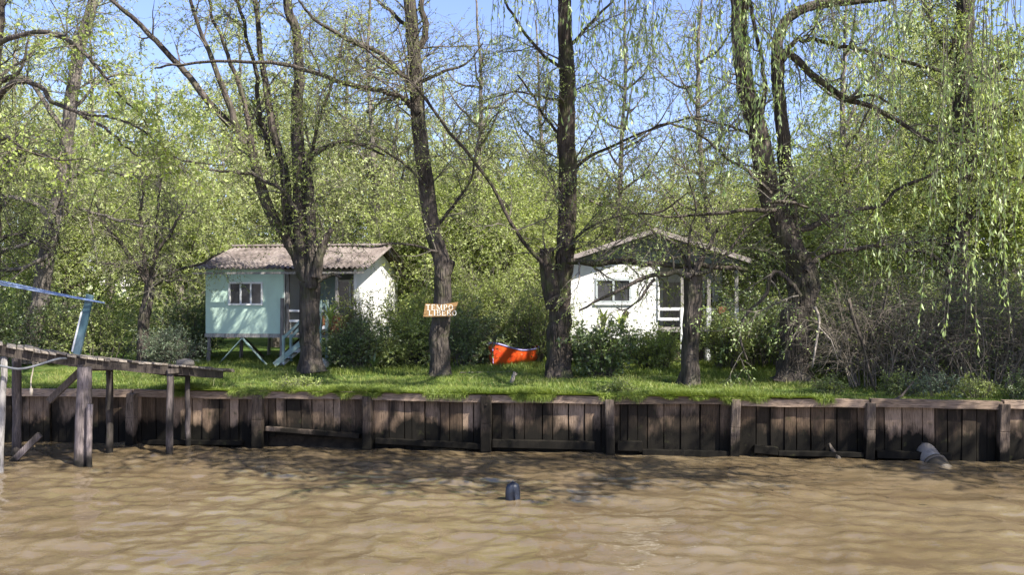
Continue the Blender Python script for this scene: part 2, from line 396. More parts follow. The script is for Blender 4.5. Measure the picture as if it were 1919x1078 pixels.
# river: real waves, fine ripples in the bump
WZ = -1.2
xs = axis([17, 20, 26, 40, 80, 200, 800, 4000], -15, 15, .085); ys = np.array([-4000, -800, -200, -60, -20, -5, 0, 3, 5, 6.5, 7.5]+list(np.arange(8.2, 21.6, .075)))
X, Y = np.meshgrid(xs, ys); Z = np.zeros_like(X); rw = np.random.default_rng(7)
for i in range(34):
    lam = .22*1.07**i; an = rw.normal(PI/2+.15, .8); k = 2*PI/lam
    ph = rw.uniform(0, 6.28); wm = .5+.5*np.sin(X*.23*rw.uniform(.5, 2)+Y*.4*rw.uniform(.5, 2)+rw.uniform(0, 6))
    wf = (lambda q: 1.3*(.6-np.abs(np.sin(q/2)))) if lam < 1.1 else np.sin
    Z += lam**.9*(.0125 if lam < .6 else .0085 if lam < 1 else .0042)*wf(k*(X*math.cos(an)+Y*math.sin(an))+ph+1.1*np.sin(X*.9+ph)+.5*np.sin(Y*1.3+ph))*(.35+wm)
fade = np.clip((17-np.abs(X))/2, 0, 1)*np.clip((Y-7)/2, 0, 1); Z = WZ+Z*fade
nv, nu = X.shape; idx = np.arange(nv*nu).reshape(nv, nu)
fc = np.stack([idx[:-1, :-1], idx[:-1, 1:], idx[1:, 1:], idx[1:, :-1]], -1).reshape(-1, 4)
m, n, l = newmat('muddy water')
a = noise_tex(n, l, 1.0, 5, stretch=(.5, 1.6, 1)); b = noise_tex(n, l, 9, 4, stretch=(.6, 1.1, 1), rough=.55); b2 = noise_tex(n, l, 17, 2, stretch=(.6, 1.2, 1))
c = ramp(n, l, a, [(.3, (.105, .074, .040)), (.5, (.135, .099, .055)), (.7, (.165, .126, .075))])
h = math_n(n, l, 'ADD', b, math_n(n, l, 'MULTIPLY', b2, .3))
p = principled(n, l, c, .02, h, .3, .02, spec=1.0); p.inputs['IOR'].default_value = 1.5
M['water'] = m
r = link('river', np_mesh('river', [(np.stack([X, Y, Z], -1).reshape(-1, 3), fc, 0)], [m], True)); r['kind'] = 'structure'

# ------------------------------------------------------------------ timber retaining wall
WCOL = [(.042, .03, .020), (.11, .075, .048), (.20, .138, .092), (.33, .235, .16)]
M['plank'] = wood_mat('bank plank', WCOL, wet=-.68, spec=.1, algae=True)
M['post'] = wood_mat('bank post', [(.05, .038, .028), (.11, .082, .062), (.18, .138, .105)], wet=-.8, spec=.1)
M['cap'] = wood_mat('bank cap', [(.08, .058, .038), (.18, .127, .088), (.31, .225, .16)], stretch=(.35, 6, 6))
wall = empty('retaining_wall', WO, TH, label='weathered timber retaining wall of upright planks along the muddy river bank', cat='retaining wall')
rp = random.Random(11)
protos = []
for k in range(6):                                   # six plank shapes: unit wide, uneven edges and foot
    mb = MB(); nz = 5; zs = [-1.75+1.72*i/(nz-1) for i in range(nz)]; L_, R_ = [], []
    for i, z in enumerate(zs):
        L_.append(-.5+rp.uniform(0, .05)); R_.append(.5-rp.uniform(0, .05))
    base = len(mb.v)
    for i, z in enumerate(zs):
        zz = z if i not in (0, nz-1) else z+rp.uniform(-.03, .02); bow = rp.uniform(-.008, .008)
        mb.v += [(L_[i], -.02+bow, zz), (R_[i], -.02+bow, zz+(rp.uniform(-.03, .03) if i in (0, nz-1) else 0)), (R_[i], .02, zz), (L_[i], .02, zz)]
    for i in range(nz-1):
        for j in range(4):
            q = base+i*4; mb.f.append((q+j, q+(j+1) % 4, q+4+(j+1) % 4, q+4+j))
    mb.f += [(3, 2, 1, 0), tuple(base+(nz-1)*4+j for j in range(4))]
    me = bpy.data.meshes.new('plank'); me.from_pydata(mb.v, [], mb.f); me.materials.append(M['plank']); me.update(); protos.append(me)
post_px = [-250, -20, 255, 490, 693, 914, 1142, 1377, 1627, 1875, 2110]
pu = [u_of(x) for x in post_px]
u = u_of(-330); end = u_of(2240)
while u < end:
    wdt = rp.choice([.16, .2, .24, .28, .34, .40]); o = link('plank', rp.choice(protos), wall)
    o.scale = (wdt-.006, 1, 1); o.location = (u+wdt/2, rp.uniform(-.018, .018), rp.uniform(-.05, 0))
    o.rotation_euler = (rp.uniform(-.012, .012), rp.uniform(-.008, .008), rp.uniform(-.03, .03))
    if u_of(500) < u+wdt/2 < u_of(686):              # undermined bay: boards end above the slanting waler
        o.scale.z = .54; o.location.z = -.02
    if rp.random() < .07: o.location.y += .05
    u += wdt
for k, uu in enumerate(pu):
    wd = rp.uniform(.085, .11); mb = MB(); zs = [-1.9, -1.2, -.6, -.045+rp.uniform(-.03, .03)]
    ln = rp.uniform(-.03, .03)
    pts = []
    for z in zs: pts.append([(uu+ln*z-wd+rp.uniform(-.012, .012), -.25, z), (uu+ln*z+wd, -.25+rp.uniform(-.015, .015), z), (uu+ln*z+wd, -.06, z), (uu+ln*z-wd, -.06, z)])
    for a_, b_ in zip(pts[:-1], pts[1:]): mb.hexa(a_+b_)
    po = mb.build('post', M['post'], wall, bevel=.012)
    if k in (5, 7, 4):
        MB().tube([(uu+.01, -.262, -.2), (uu+.01, -.28, -.2)], .022, 8).build('bolt', M['post'], po)
for i in range(len(pu)-1):
    a, b = pu[i]+.02, pu[i+1]-.02; z0 = rp.uniform(-.012, .012); z1 = rp.uniform(-.02, .02)
    mb = MB(); seg = 5; prev = None
    for s in range(seg+1):
        t = s/seg; uu = a+(b-a)*t; z = z0+(z1-z0)*t+rp.uniform(-.008, .008); f = -.155+rp.uniform(-.012, .012)
        ring = [(uu, f, -.155+z), (uu, -.045, -.155+z), (uu, .05, z), (uu, f+.01, z)]
        if prev: mb.hexa([prev[0], ring[0], ring[1], prev[1], prev[3], ring[3], ring[2], prev[2]])
        prev = ring
    mb.build('cap_beam', M['cap'], wall)
# walers low down (bay, z left, z right, height, fraction left/right)
for bay, za, zb, hh, fa, fb in ((3, -.80, -.93, .10, .02, .97), (4, -1.02, -1.10, .12, .02, 1), (5, -1.03, -1.04, .17, .0, .92), (6, -1.03, -1.03, .2, .02, .24),
                                 (6, -1.16, -1.16, .13, .24, 1), (7, -1.04, -1.08, .16, .1, .3), (7, -1.12, -1.12, .1, .3, 1), (8, -1.1, -1.12, .15, .0, .62), (2, -1.15, -1.12, .1, .05, .9)):
    a, b = pu[bay]+.12, pu[bay+1]-.12; a, b = a+(b-a)*fa, a+(b-a)*fb
    MB().beam((a, -.12, za), (b, -.12, zb), .14, hh).build('waler', M['post'], wall, bevel=.01)
#@@HOUSES
# ------------------------------------------------------------------ shared building materials
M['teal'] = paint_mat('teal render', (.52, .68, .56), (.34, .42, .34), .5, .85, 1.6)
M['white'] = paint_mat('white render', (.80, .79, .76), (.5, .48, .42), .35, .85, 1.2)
M['white_shade'] = paint_mat('white wall in shade', (.50, .52, .50), (.3, .3, .28), .4, .85, 1.2)  # white wall greyed to carry the shade of the porch in its colour
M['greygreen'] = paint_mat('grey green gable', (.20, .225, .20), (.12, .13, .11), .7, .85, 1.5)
M['trim'] = paint_mat('white trim', (.78, .78, .76), (.45, .43, .38), .4, .6, 5)
M['tealwood'] = paint_mat('teal timber', (.24, .34, .31), (.30, .30, .27), .8, .7, 5)
M['greywood'] = wood_mat('grey timber', [(.16, .145, .13), (.27, .25, .23), (.40, .375, .34)])
M['darkwood'] = wood_mat('dark timber', [(.035, .028, .022), (.075, .06, .048), (.13, .105, .085)])
M['brownpanel'] = paint_mat('brown panel', (.28, .12, .055), (.15, .08, .05), .5, .8, 4)
M['curtain'] = paint_mat('curtain cloth', (.42, .41, .40), (.3, .3, .3), .3, .9, 6, (6, 1, .3))
m, n, l = newmat('window glass')
principled(n, l, ramp(n, l, noise_tex(n, l, 3, 2), [(.4, (.03, .032, .035)), (.7, (.06, .062, .066))]), .12, spec=.5); M['glass'] = m
m, n, l = newmat('fibre cement roofing')
a = noise_tex(n, l, 1.6, 6); b = noise_tex(n, l, 12, 5)
c = ramp(n, l, a, [(.3, (.07, .058, .05)), (.48, (.16, .13, .115)), (.7, (.25, .215, .19))])
c = mixc(n, l, ramp(n, l, b, [(.52, (0, 0, 0)), (.66, (.8, .8, .8))]), c, (.06, .055, .035))
principled(n, l, c, .9, b, .4, .02, spec=.1); M['roof'] = m
M['tin'] = paint_mat('weathered roof sheet', (.30, .26, .24), (.14, .11, .09), .7, .7, 1.2)

def corrugated(name, parent, x0, x1, ya, za, yb, zb, mat, pitch=.17, amp=.03, seed=0, thick=.012):
    """one sheet running from eave (ya,za) to ridge (yb,zb) in the house frame"""
    rr = random.Random(seed); nx = int((x1-x0)/pitch*8)+1; nrm = Vector((0, -(zb-za), (yb-ya))).normalized()
    if nrm.z < 0: nrm = -nrm
    mb = MB(); rows = []
    ea = rr.uniform(-.025, .025)
    for s in range(2):
        for off in (0, -thick):
            row = []
            for i in range(nx):
                x = x0+(x1-x0)*i/(nx-1); h = amp*math.sin(2*PI*x/pitch)+off; t = 0 if s == 0 else 1
                y = ya+(yb-ya)*t+(ea*((yb-ya)/abs(yb-ya)) if s == 0 else 0); z = za+(zb-za)*t
                row.append(len(mb.v)); mb.v.append((x, y+nrm.y*h, z+nrm.z*h))
            rows.append(row)
    A, B, C, D = rows
    for i in range(nx-1):
        mb.f += [(A[i], A[i+1], C[i+1], C[i]), (B[i+1], B[i], D[i], D[i+1]), (B[i], B[i+1], A[i+1], A[i]), (C[i], C[i+1], D[i+1], D[i])]
    mb.f += [(A[0], C[0], D[0], B[0]), (A[-1], B[-1], D[-1], C[-1])]
    return mb.build(name, mat, parent, smooth=False)
def window(parent, x0, x1, z0, z1, y, npane, mat=None, t=.055, curtain=False):
    fr = MB(); m_ = mat or M['trim']
    fr.box(x0-t, x1+t, y-.035, y+.05, z1, z1+t); fr.box(x0-t, x1+t, y-.06, y+.05, z0-t, z0)
    fr.box(x0-t, x0, y-.035, y+.05, z0, z1); fr.box(x1, x1+t, y-.035, y+.05, z0, z1)
    wdt = (x1-x0)/npane
    for i in range(1, npane): fr.box(x0+i*wdt-t*.45, x0+i*wdt+t*.45, y-.03, y+.045, z0, z1)
    f = fr.build('window_frame', m_, parent)
    for i in range(npane):
        MB().box(x0+i*wdt+t*.45*(i > 0), x0+(i+1)*wdt-t*.45*(i < npane-1), y+.01, y+.02, z0, z1).build('pane', M['glass'], f)
    return f
def wall_open(x0, x1, y, z0, z1, holes, th=.1):
    """wall slab along x with rectangular holes (hx0,hx1,hz0,hz1)"""
    mb = MB(); xs_ = sorted({x0, x1, *[h[0] for h in holes], *[h[1] for h in holes]})
    for a, b in zip(xs_[:-1], xs_[1:]):
        hs = sorted([(h[2], h[3]) for h in holes if h[0] <= a+1e-6 and h[1] >= b-1e-6]); z = z0
        for h0, h1 in hs:
            if h0 > z: mb.box(a, b, y, y+th, z, h0)
            z = h1
        mb.box(a, b, y, y+th, z, z1)
    return mb

# ------------------------------------------------------------------ teal hut on stilts
hr = math.radians(-7.2); HW, HD = 4.93, 5.0
hc, hs_ = math.cos(hr), math.sin(hr)
org = Vector((-4.8-HW*hc, 27.4-HW*hs_, 0))
hut = empty('stilt_house', org, hr, label='teal and white wooden house on stilts under a brown corrugated roof', cat='house')
FZ, TZ, RW = .93, 2.96, 2.57            # floor, wall top, width of the teal room
wz0, wz1, wx0, wx1 = 1.88, 2.5, .83, 1.84
wall_open(0, RW, 0, FZ, TZ, [(wx0, wx1, wz0, wz1)]).build('front_wall', M['teal'], hut)
window(hut, wx0, wx1, wz0, wz1, 0, 3)
MB().quad((wx0, .09, wz0), (wx1, .09, wz0), (wx1, .09, wz0+.3), (wx0, .09, wz0+.18)).build('curtain', M['curtain'], hut)
mb = MB().box(0, .1, .1, HD, FZ, TZ); mb.build('left_wall', M['teal'], hut)
MB().box(RW-.1, RW, .1, 1.9, FZ, TZ).box(RW-.1+.11, RW+.03, .004, 1.9, FZ+.02, TZ).build('porch_side_wall', M['white_shade'], hut)
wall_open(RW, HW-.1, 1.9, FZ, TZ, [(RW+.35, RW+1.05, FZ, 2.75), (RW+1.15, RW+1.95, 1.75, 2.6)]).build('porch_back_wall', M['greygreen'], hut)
window(hut, RW+1.15, RW+1.95, 1.75, 2.6, 1.9, 2)
dr = MB().box(RW+.35, RW+1.05, 1.93, 1.97, FZ, 2.75).build('door', M['tealwood'], hut); MB().box(RW+.95, RW+.99, 1.88, 1.93, 1.85, 1.95).build('handle', M['trim'], dr)
# right gable wall
apx = HD/2; gw = MB(); zr = 3.66
for s in (0, .1):
    gw.v += [(HW-s, 0, .62), (HW-s, HD, .62), (HW-s, HD, TZ), (HW-s, apx, zr), (HW-s, 0, TZ)]
gw.f += [(0, 1, 2, 3, 4), (9, 8, 7, 6, 5)]+[(i, 5+i, 5+(i+1) % 5, (i+1) % 5) for i in range(5)]
gw.build('gable_wall', M['white'], hut)
MB().box(.1, HW-.1, HD-.1, HD, FZ, TZ).build('back_wall', M['white'], hut)
MB().box(-.03, HW-.12, -.02, HD, FZ-.12, FZ-.004).build('floor', M['greywood'], hut)
# porch: posts, rail, panel, eave beam
MB().box(RW+.05, HW-.15, .02, .12, TZ-.12, TZ).build('eave_beam', M['greywood'], hut)
MB().box(-.01, RW+.0, -.03, -.004, TZ-.02, TZ+.05).build('fascia', M['trim'], hut)
for x in (RW+.12, HW-.65):
    MB().box(x-.045, x+.045, .02, .11, FZ, TZ-.12).build('porch_post', M['greywood'], hut)
for z in (1.62, 1.3):
    MB().box(RW+.165, HW-.7, .04, .08, z, z+.07).build('rail', M['trim'], hut)
MB().box(RW+1.25, HW-.15, -.03, .015, FZ-.02, 1.5).build('porch_panel', M['brownpanel'], hut)
# stilts and braces
for x, y in ((.07, .08), (.07, 2.5), (.07, 4.9), (2.55, .08), (2.5, 2.5), (2.5, 4.9), (4.8, .08), (4.8, 2.5), (4.8, 4.9), (3.6, .1)):
    top = FZ-.12 if (x, y) != (2.55, .08) else 2.05
    if (x, y) == (2.55, .08): y = -.1
    MB().tube([(x-.03, y, -.15), (x, y, .4), (x+.01, y, top)], [.07, .062, .06], 8).build('stilt', M['greywood'], hut)
for a, b in (((1.24, -.06, .78), (.45, -.06, -.05)), ((1.26, -.06, .78), (2.05, -.06, -.05))):
    MB().beam(a, b, .03, .10, (0, -1, 0)).build('brace', M['tealwood'], hut, label='faded teal and grey V brace')
for a, b in (((.1, 2.4, .78), (1.0, 2.4, -.05)), ((2.3, 2.4, .78), (1.4, 2.4, -.05)), ((4.7, .1, .78), (4.0, .1, -.05))):
    MB().beam(a, b, .05, .10, (0, -1, 0)).build('brace', M['darkwood'], hut)
# stairs climbing to the porch, seen side-on
for y, mt in ((-.85, M['tealwood']), (-.25, M['trim'])):
    MB().beam((RW+.05, y, .02), (RW+1.45, y, 1.15), .05, .16).build('stair_stringer', mt, hut)
    MB().beam((RW+.35, y, .85), (RW+1.5, y, 1.95), .05, .08).build('handrail', M['tealwood'], hut)
    MB().box(RW+1.45, RW+1.53, y-.04, y+.04, -.05, 2.0).build('newel_post', M['tealwood'], hut)
    MB().box(RW+.30, RW+.37, y-.04, y+.04, .1, .92).build('newel_post', M['tealwood'], hut)
for i in range(6):
    x = RW+.2+i*.23; MB().box(x-.12, x+.12, -.82, -.28, .16+i*.18, .195+i*.18).build('stair_tread', M['greywood'], hut)
# roof in sheets
ey, ez, rz_ = -.34, 2.98, 3.80
edges = np.linspace(-.25, HW+.38, 7)
for i in range(6):
    corrugated('roof_sheet', hut, edges[i]+.0, edges[i+1]+.06, ey, ez+.004*(i % 2), apx, rz_+.004*(i % 2), M['roof'], seed=i)
    corrugated('roof_sheet', hut, edges[i]+.0, edges[i+1]+.06, HD+.5, ez+.004*(i % 2), apx, rz_+.004*(i % 2), M['roof'], seed=i+9)
rc = MB()
for i in range(9):
    a0 = PI*i/8; a1 = PI*(i+1)/8
    if i < 8:
        p = lambda a, r: (0, apx+math.cos(a)*r, rz_+.03+math.sin(a)*r*.7)
        q = [p(a0, .1), p(a1, .1), p(a1, .085), p(a0, .085)]
        rc.hexa([(edges[0], q[0][1], q[0][2]), (edges[0], q[1][1], q[1][2]), (edges[0], q[2][1], q[2][2]), (edges[0], q[3][1], q[3][2]),
                 (edges[-1]+.06, q[0][1], q[0][2]), (edges[-1]+.06, q[1][1], q[1][2]), (edges[-1]+.06, q[2][1], q[2][2]), (edges[-1]+.06, q[3][1], q[3][2])])
rc.build('ridge_cap', M['roof'], hut)
for y in (-.5, .7, apx, HD-.7, HD+.4):
    z = (ez+(rz_-ez)*(y-ey)/(apx-ey) if y <= apx else ez+(rz_-ez)*(HD+.5-y)/(HD+.5-apx))-.085
    MB().box(-.18, HW+.36, y-.03, y+.03, z-.06, z).build('purlin', M['greywood'], hut)
bl = MB()
for s in (0, .03):
    bl.v += [(HW+.345-s, ey, ez-.11), (HW+.345-s, apx, rz_-.11), (HW+.345-s, HD+.5, ez-.11), (HW+.345-s, HD+.5, ez-.03), (HW+.345-s, apx, rz_-.03), (HW+.345-s, ey, ez-.03)]
bl.f += [(0, 1, 4, 5), (1, 2, 3, 4), (6, 11, 10, 7), (7, 10, 9, 8), (0, 6, 7, 1), (1, 7, 8, 2), (5, 4, 10, 11), (4, 3, 9, 10), (0, 5, 11, 6), (2, 8, 9, 3)]
bl.build('bargeboard', M['greywood'], hut)

# ------------------------------------------------------------------ white gabled house
D2 = 28.5; s2 = F/D2
def hx(px): return (px-959.5)/s2
def hz(py): return CZ-(py-560)/s2
x0h = hx(1068); wh = empty('gabled_house', (x0h, D2, 0), 0, label='white house with a wide front gable and railed porch on the right', cat='house')
X_ = lambda px: hx(px)-x0h
WR, WE = X_(1233), X_(1384)
h0, h1, v0, v1 = X_(1120), X_(1179), hz(564), hz(526)
wall_open(0, WR, 0, .45, hz(496), [(h0, h1, v0, v1)]).build('front_wall', M['white'], wh)
M['greytrim'] = paint_mat('grey window trim', (.42, .46, .46), (.3, .3, .3), .4, .6, 5)
window(wh, h0, h1, v0, v1, 0, 2, M['greytrim'], t=.07)
MB().box(h0-.13, h1+.13, -.02, -.002, v1+.07, v1+.12).build('window_trim', M['trim'], wh); MB().box(h0-.13, h1+.13, -.06, -.002, v0-.13, v0-.07).build('window_sill', M['trim'], wh)
cu = MB()
for x in np.linspace(h0+.42, h0+.68, 5): cu.tube([(x, .085, v0), (x, .085, v1)], .035, 6)
cu.build('curtain', M['trim'], wh)
MB().box(.0, .1, .1, 7.5, .45, hz(496)).build('left_wall', M['white'], wh)
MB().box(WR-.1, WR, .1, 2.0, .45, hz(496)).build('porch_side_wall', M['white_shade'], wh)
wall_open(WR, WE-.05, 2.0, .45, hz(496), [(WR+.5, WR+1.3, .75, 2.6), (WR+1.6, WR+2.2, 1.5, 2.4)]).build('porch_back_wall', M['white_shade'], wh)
d_ = MB().box(WR+.5, WR+1.3, 2.03, 2.07, .75, 2.6).build('door', M['greywood'], wh); MB().box(WR+.56, WR+.6, 1.98, 2.03, 1.6, 1.72).build('handle', M['trim'], d_)
window(wh, WR+1.6, WR+2.2, 1.5, 2.4, 2.0, 2)
MB().box(WE-.15, WE-.05, 2.1, 7.5, .45, hz(496)).build('right_wall', M['white'], wh)
MB().box(WE-.14, WE-.05, .02, 2.0, hz(612), hz(560)).build('porch_end_panel', M['tealwood'], wh)
# gable
zt, za, xm = hz(487), hz(438), X_(1224)
gm = MB()
for s in (0, .1): gm.v += [(-.02, s-.02, zt-.12), (WE+.02, s-.02, zt-.12), (WE+.02, s-.02, zt), (xm, s-.02, za), (-.02, s-.02, zt)]
gm.f += [(0, 1, 2, 3, 4), (9, 8, 7, 6, 5)]+[(i, 5+i, 5+(i+1) % 5, (i+1) % 5) for i in range(5)]
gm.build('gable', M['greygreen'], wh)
for i in range(7):                                         # lap boards on the gable
    z = zt+.05+i*.12; k = 1-(z+.1-zt)/(za-zt)
    if k <= .03: break
    MB().box(xm-k*(xm+.02), xm+k*(WE+.02-xm), -.045, -.022, z, z+.1).build('gable_board', M['greygreen'], wh)
for s, xe in ((-1, -.28), (1, WE+.28)):
    ze = zt-.02-.28*(za-zt)/xm
    rf = MB(); a = (xm, za+.1); b = (xe, ze+.08)
    rf.hexa([(a[0], -.45, a[1]), (b[0], -.45, b[1]), (b[0], 7.8, b[1]), (a[0], 7.8, a[1]), (a[0], -.45, a[1]+.05), (b[0], -.45, b[1]+.05), (b[0], 7.8, b[1]+.05), (a[0], 7.8, a[1]+.05)])
    rf.build('roof', M['tin'], wh)
    MB().hexa([(a[0], -.48, a[1]-.1), (b[0], -.48, b[1]-.1), (b[0], -.452, b[1]-.1), (a[0], -.452, a[1]-.1), (a[0], -.48, a[1]+.03), (b[0], -.48, b[1]+.03), (b[0], -.452, b[1]+.03), (a[0], -.452, a[1]+.03)]).build('bargeboard', M['tin'], wh)
# porch
MB().box(WR+.004, WE, -.05, 1.995, hz(622), hz(615)).build('porch_floor', M['greywood'], wh)
for px in (1279, 1328, 1380):
    MB().box(X_(px)-.055, X_(px)+.055, -.04, .06, hz(578) if px < 1380 else hz(578), hz(496)).build('porch_post', M['greywood'], wh)
    MB().box(X_(px)-.07, X_(px)+.07, -.06, .08, -.1, hz(577)).build('newel_post', M['trim'], wh)
MB().box(WR-.01, WR+.05, -.05, -.002, hz(600), hz(500)).build('corner_board', M['trim'], wh)
for z in (hz(582), hz(601)):
    MB().box(WR+.06, X_(1279)-.07, -.02, .03, z, z+.09).build('rail', M['trim'], wh)
    MB().box(X_(1328)+.07, X_(1380)-.07, -.02, .03, z, z+.06).build('rail', M['greywood'], wh)
for x in (0.1, 1.4, WR-.1, X_(1328), WE-.12):
    for y in (.1, 3.6): MB().box(x-.08, x+.08, y+.1, y+.24, -.1, .45).build('stilt', M['greywood'], wh)
MB().box(WR+.3, WE-.2, .35, .45, .0, hz(625)).build('under_porch_dark', M['darkwood'], wh)  # dark panel standing in for the darkness under the porch
pl = MB(); pl.tube([(X_(1173), -.002, hz(588)), (X_(1173), -.04, hz(588))], .10, 16)
pt_ = tag(pl.build('wall_plate', M['darkwood']), 'round dark plate hung on the white wall below right of the window', 'wall ornament'); pt_.location = wh.location
rb = MB().box(X_(1345), X_(1362), -.12, -.03, hz(590), hz(575)); rb.box(X_(1346), X_(1361), -.14, -.121, hz(588), hz(584))
o = tag(rb.build('planter_box', M['brownpanel'], bevel=.01), 'small red brown box hung on the right porch rail of the white house', 'planter'); o.location = wh.location
#@@JETTY
# ------------------------------------------------------------------ gangway / jetty at the left
M['deckwood'] = wood_mat('deck board', [(.12, .10, .075), (.23, .19, .15), (.36, .31, .25)], stretch=(6, .5, 6))
M['jpost'] = wood_mat('jetty post', [(.07, .058, .05), (.15, .122, .11), (.25, .205, .19)], wet=-1.0)
jet = empty('jetty', P(150, 870, 17.3), 0, label='old wooden gangway on posts sloping from the left to the lawn', cat='jetty')
jl = jet.location
edge = catmull([P(-170, 618, 15.9), P(0, 645, 16.6), P(150, 668, 17.3), P(318, 683, 18.5), P(440, 694, 20.4)], 60)
dd = np.gradient(edge, axis=0); dd[:, 2] = 0; dd = unit(dd); nn = np.stack([-dd[:, 1], dd[:, 0], np.zeros(len(dd))], 1)
rj = random.Random(5)
tot = np.concatenate([[0], np.cumsum(np.linalg.norm(np.diff(edge, axis=0), axis=1))])
def at(s):
    return np.array([np.interp(s, tot, edge[:, k]) for k in range(3)]), unit(np.array([np.interp(s, tot, nn[:, k]) for k in range(3)])), unit(np.array([np.interp(s, tot, dd[:, k]) for k in range(3)]))
s = .05
while s < tot[-1]-.1:
    wd = rj.uniform(.11, .19); e, nr, tg_ = at(s+wd/2); e2, _, _ = at(s+wd); e1, _, _ = at(s)
    o1, o2 = rj.uniform(-.16, .02), rj.uniform(1.05, 1.2); th = rj.uniform(.03, .045); dz = rj.uniform(-.015, .02); a1 = e1+tg_*.008; a2 = e2-tg_*.008
    sg = rj.uniform(-.02, .02)
    pts = [a1+nr*o1, a2+nr*(o1+sg), a2+nr*o2, a1+nr*o2]; up = np.array([0, 0, 1.])
    mb = MB().hexa([tuple(np.array(p)-np.array(jl)+up*(dz-th)) for p in pts]+[tuple(np.array(p)-np.array(jl)+up*dz) for p in pts])
    mb.build('deck_board', M['deckwood'], jet); s += wd+(.05 if rj.random() < .12 else 0)
for off in (.03, .95):
    pts = [tuple(edge[i]+nn[i]*off-np.array(jl)-np.array([0, 0, .13+.01*math.sin(i)])) for i in range(0, 60, 4)]
    mb = MB()
    for a, b in zip(pts[:-1], pts[1:]): mb.beam(a, b, .09, .17)
    mb.build('beam', M['darkwood'], jet)
def jpost(px0, py0, px1, py1, D, w, name='post', mat='jpost', k=9):
    a, b = P(px0, py0, D), P(px1, py1, D); b.z = -2.0; r = w/2*D/F; n_ = 9; rr = random.Random(int(px0))
    pts = [a.lerp(b, i/(n_-1))+Vector((rr.uniform(-.012, .012), 0, 0))-jl for i in range(n_)]
    return MB().tube(pts, [r*rr.uniform(.92, 1.06) for _ in pts], k).build(name, M[mat], jet, smooth=True)
jpost(158, 688, 150, 872, 17.25, 28); jpost(168, 758, 166, 872, 17.1, 11); jpost(319, 692, 316, 852, 18.4, 13)
jpost(205, 690, 205, 840, 18.6, 13); jpost(32, 672, 30, 850, 18.1, 16); jpost(8, 668, -3, 872, 16.7, 12, mat='greywood'); jpost(-140, 640, -140, 870, 16.2, 20)
jpost(352, 692, 352, 840, 19.3, 10)
MB().beam(P(92, 752, 17.7)-jl, P(150, 696, 17.7)-jl, .09, .12).build('brace', M['darkwood'], jet)
MB().beam(P(5, 885, 17.6)-jl, P(75, 815, 17.6)-jl, .08, .12).build('brace', M['jpost'], jet)
MB().beam(P(150, 690, 17.2)-jl, P(205, 690, 18.6)-jl, .1, .12).beam(P(319, 696, 18.3)-jl, P(352, 692, 19.3)-jl, .1, .1).build('cross_beam', M['darkwood'], jet)
# railing pole (teal / white paint) and blue rail
M['bluepaint'] = paint_mat('blue rail paint', (.13, .19, .33), (.42, .47, .53), .9, .55, 4, (4, 4, 4))
M['polepaint'] = paint_mat('pole paint', (.05, .10, .12), (.3, .36, .38), .5, .6, 3)
pa, pb = P(144, 664, 17.25)-jl, P(169, 553, 17.2)-jl
MB().beam(pa, pb, .135, .06, (0, -1, 0)).build('rail_post', M['polepaint'], jet, label='leaning teal post with flaking white edge')
dv = Vector((-.075, -.01, 0)); MB().beam(pa+dv+Vector((0, 0, .05)), pa.lerp(pb, .72)+dv*.98, .028, .07, (0, -1, 0)).build('rail_post_edge', M['trim'], jet)
for dz, D_ in ((0, 17.15), (-.05, 17.1), (.045, 17.2)):
    c = catmull([P(-180, 500, D_-1.3), P(0, 530, D_-.7), P(100, 550, D_-.2), P(196, 568, D_)], 16)
    MB().tube([tuple(Vector(x)-jl+Vector((0, 0, dz*(1-i/16)))) for i, x in enumerate(c)], .013, 6).build('rail', M['bluepaint'], jet, smooth=True)
M['rope'] = flat('rope', (.42, .36, .28), .9); M['hose'] = flat('grey hose', (.16, .165, .17), .5)
c = catmull([P(60, 660, 16.95), P(62, 690, 16.95), P(58, 715, 16.95), P(59, 742, 16.95)], 14)
mb = MB().tube([tuple(x) for x in c], .012, 6); mb.tube([P(59, 728, 16.95), P(58, 742, 16.95)], .03, 7); mb.tube([P(50, 657, 16.9), P(62, 664, 16.9), P(68, 657, 16.95)], .03, 7)
tag(mb.build('rope', M['rope'], smooth=True), 'short frayed rope hanging down from the gangway edge at far left', 'rope')
c = catmull([P(-120, 660, 16.4), P(0, 686, 16.5), P(45, 691, 16.6), P(105, 674, 16.9), P(125, 672, 17.1)], 24)
tag(MB().tube([tuple(x) for x in c], .022, 7).build('hose', M['hose'], smooth=True), 'grey hose sagging below the gangway at far left', 'hose')
def rock(name, c, sx, sy, sz, mat, seed, sub=2, lab=None, cat=None):
    import bmesh
    bm = bmesh.new(); bmesh.ops.create_icosphere(bm, subdivisions=sub, radius=1)
    for v in bm.verts:
        k = 1+.28*noise.noise(v.co*1.5+Vector((seed, 0, 0)))+.1*noise.noise(v.co*4+Vector((seed, 3, 0))); v.co = Vector((v.co.x*sx, v.co.y*sy, v.co.z*sz))*k
    me = bpy.data.meshes.new(name); bm.to_mesh(me); bm.free(); me.materials.append(mat); o = link(name, me); o.location = c
    me.polygons.foreach_set('use_smooth', [True]*len(me.polygons)); return tag(o, lab, cat)
M['stone'] = paint_mat('stone', (.15, .13, .11), (.14, .13, .1), .7, .9, 4)
rock('stone', P(347, 680, 18.9), .22, .14, .09, M['stone'], 3, lab='rounded grey stone lying on the gangway near the lawn', cat='stone')

